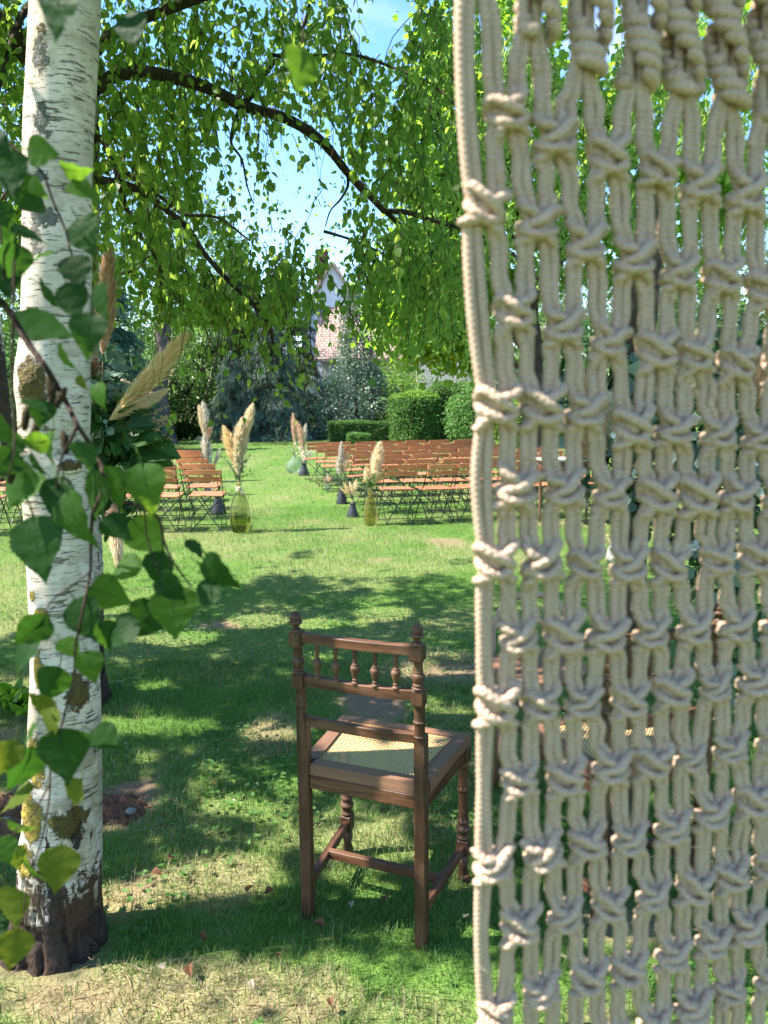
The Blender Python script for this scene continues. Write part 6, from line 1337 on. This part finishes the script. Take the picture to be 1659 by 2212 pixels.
def nl(parent, inv, x, y, L, ang, tilt, mat, Y=.65, v=None, dep=.15):
    a = R(ang); tipd = nrm(math.cos(a) * CR - math.sin(a) * CU + dep * CF * (1 if (int(x) + int(y)) % 2 else -1)); n0 = -CF; n0 = nrm(n0 - tipd * (n0 @ tipd)); s0 = np.cross(tipd, n0)
    n_ = n0 * math.cos(R(tilt)) + s0 * math.sin(R(tilt)); xx = np.cross(tipd, n_)
    c = P(x, y, Y); Lm = L * .94 * ((c - CC) @ CF) / FPX; base = c - tipd * Lm * .45
    v = (int(x * 7 + y * 3) % 6) if v is None else v; key = (v, mat)
    if key not in NLV:
        me = NLM[v].copy(); me.materials.clear(); me.materials.append(M[mat]); NLV[key] = me
    o = bpy.data.objects.new('leaf', NLV[key]); COL.objects.link(o); o.parent = parent; o.matrix_parent_inverse = inv
    o.matrix_basis = Matrix(((xx[0] * Lm, tipd[0] * Lm, n_[0] * Lm, base[0]), (xx[1] * Lm, tipd[1] * Lm, n_[1] * Lm, base[1]), (xx[2] * Lm, tipd[2] * Lm, n_[2] * Lm, base[2]), (0, 0, 0, 1)))
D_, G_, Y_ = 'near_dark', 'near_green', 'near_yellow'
o0 = P(13, 664, .65)
spr = thing('birch_branch', 'hanging birch branch with big leaves in front of the white trunk', 'branch', o0); IS = Matrix.Translation(-Vector(o0))
def twig(par, inv, pts, r0, r1, Y=.65, name='twig'):
    o = limb(name, [P(x, y, Y + (.012 * math.sin(x * .05 + y * .03))) for x, y in pts], r0, r1, M['twig'], par, 7, 5, .002); o.matrix_parent_inverse = inv
twig(spr, IS, [(-60, 560), (-25, 625), (13, 664), (60, 741), (101, 798), (144, 872), (166, 918), (208, 983), (228, 1043), (250, 1080), (300, 1095), (340, 1120), (352, 1170), (370, 1210), (392, 1242), (412, 1268)], .0030, .0007)
twig(spr, IS, [(166, 918), (150, 955), (134, 983), (122, 1033), (121, 1078)], .0018, .0007)
twig(spr, IS, [(228, 1043), (200, 1110), (195, 1170), (194, 1235), (181, 1302), (170, 1360), (163, 1394), (159, 1467), (137, 1553), (111, 1653), (107, 1727), (89, 1819), (60, 1905), (52, 1975)], .0016, .0006)
twig(spr, IS, [(-30, 250), (10, 300), (44, 329), (91, 373), (114, 433), (141, 497), (155, 551), (178, 612), (202, 659), (215, 700)], .0012, .0006, .68)
twig(spr, IS, [(30, 560), (27, 697), (25, 832), (30, 966), (15, 1040)], .0011, .0006, .62)
twig(spr, IS, [(-40, 900), (20, 930), (60, 905), (80, 890), (100, 930)], .0011, .0006, .66)
twig(spr, IS, [(310, 1100), (318, 1170), (345, 1240), (378, 1275), (430, 1290)], .0009, .0005, .66)
twig(spr, IS, [(194, 1235), (150, 1270), (110, 1300), (80, 1360)], .0010, .0005, .64)
twig(spr, IS, [(109, 1690), (70, 1760), (30, 1800), (0, 1840)], .0009, .0005, .64)
twig(spr, IS, [(-40, 330), (-10, 430), (5, 560), (10, 640)], .0014, .0008, .66)
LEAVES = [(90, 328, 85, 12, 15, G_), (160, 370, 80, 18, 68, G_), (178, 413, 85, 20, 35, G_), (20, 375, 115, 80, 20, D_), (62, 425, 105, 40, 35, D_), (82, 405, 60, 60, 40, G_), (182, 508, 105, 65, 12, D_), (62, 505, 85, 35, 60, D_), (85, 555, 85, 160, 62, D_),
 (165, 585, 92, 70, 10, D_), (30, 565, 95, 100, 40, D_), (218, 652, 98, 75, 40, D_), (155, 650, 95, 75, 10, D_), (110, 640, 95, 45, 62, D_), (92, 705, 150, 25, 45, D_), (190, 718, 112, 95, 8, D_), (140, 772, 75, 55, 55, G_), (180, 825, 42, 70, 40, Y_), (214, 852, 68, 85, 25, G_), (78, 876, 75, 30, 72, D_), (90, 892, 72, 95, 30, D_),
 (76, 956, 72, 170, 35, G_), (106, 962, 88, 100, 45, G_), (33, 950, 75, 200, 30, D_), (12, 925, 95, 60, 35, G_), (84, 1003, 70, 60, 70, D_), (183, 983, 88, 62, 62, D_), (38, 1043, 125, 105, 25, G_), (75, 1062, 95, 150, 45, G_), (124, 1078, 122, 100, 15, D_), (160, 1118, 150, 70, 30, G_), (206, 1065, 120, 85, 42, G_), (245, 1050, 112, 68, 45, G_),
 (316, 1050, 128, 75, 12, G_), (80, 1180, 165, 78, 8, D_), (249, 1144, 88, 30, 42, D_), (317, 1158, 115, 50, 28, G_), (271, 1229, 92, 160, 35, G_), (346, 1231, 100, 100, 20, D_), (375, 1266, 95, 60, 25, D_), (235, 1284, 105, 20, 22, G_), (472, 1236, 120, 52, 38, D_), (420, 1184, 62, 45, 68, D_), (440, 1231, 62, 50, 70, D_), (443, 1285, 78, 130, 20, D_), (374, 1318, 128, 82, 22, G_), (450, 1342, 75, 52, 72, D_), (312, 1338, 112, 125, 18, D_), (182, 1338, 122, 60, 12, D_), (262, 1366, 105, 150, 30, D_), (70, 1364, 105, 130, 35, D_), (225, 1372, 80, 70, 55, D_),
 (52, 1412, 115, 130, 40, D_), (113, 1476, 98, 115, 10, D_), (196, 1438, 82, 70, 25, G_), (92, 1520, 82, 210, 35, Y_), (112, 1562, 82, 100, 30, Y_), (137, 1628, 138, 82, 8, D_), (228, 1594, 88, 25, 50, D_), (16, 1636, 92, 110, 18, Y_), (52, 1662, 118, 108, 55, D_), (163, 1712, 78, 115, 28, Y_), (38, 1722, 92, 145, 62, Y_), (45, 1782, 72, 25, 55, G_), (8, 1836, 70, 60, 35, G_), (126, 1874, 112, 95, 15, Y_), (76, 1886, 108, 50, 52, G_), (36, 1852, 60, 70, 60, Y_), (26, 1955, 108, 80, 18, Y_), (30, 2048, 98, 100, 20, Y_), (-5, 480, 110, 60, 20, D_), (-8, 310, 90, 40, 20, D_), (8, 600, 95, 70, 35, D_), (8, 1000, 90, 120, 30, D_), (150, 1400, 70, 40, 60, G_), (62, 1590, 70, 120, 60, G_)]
r5 = np.random.default_rng(8)
for (x, y, L, a, tl, mt) in LEAVES: nl(spr, IS, x, y, L, a, tl * (1 if r5.random() < .5 else -1), mt, .65 + r5.normal() * .025)
for (x, y, a) in [(26, 1020, 100), (78, 925, 110), (55, 905, 95), (130, 860, 120), (113, 850, 95), (140, 955, 80), (108, 840, 80)]:
    c = P(x, y, .645); d = math.cos(R(a)) * CR - math.sin(R(a)) * CU; mb = MB(); mb.tube(np.array([c - d * .010, c - d * .004, c + d * .004, c + d * .010]), [.0015, .0033, .0034, .0018], 8); o = mb.build('catkin', M['catkin'], spr); o.matrix_parent_inverse = IS
o0 = P(400, -120, .62); sp2 = thing('birch_branch', 'birch branch just above the frame with three single leaves dangling into view', 'branch', o0); I2 = Matrix.Translation(-Vector(o0))
twig(sp2, I2, [(-100, -60), (100, -70), (280, -60), (450, -50), (648, -55), (800, -80)], .0028, .0012, .62)
for (x, y, L, a, tl, mt, Y) in [(125, 8, 150, 104, 14, D_, .55), (286, 62, 96, 80, 12, D_, .62), (650, 148, 116, 94, -40, G_, .62)]:
    nl(sp2, I2, x, y, L, a, tl, mt, Y, 0 if x > 200 else 2)
twig(sp2, I2, [(648, -55), (652, 20), (652, 96)], .0004, .00035, .62, 'leaf_stalk'); twig(sp2, I2, [(280, -60), (276, -20), (276, 20)], .0006, .0005, .62, 'leaf_stalk'); twig(sp2, I2, [(100, -70), (135, -60), (140, -50)], .0006, .0005, .55, 'leaf_stalk')
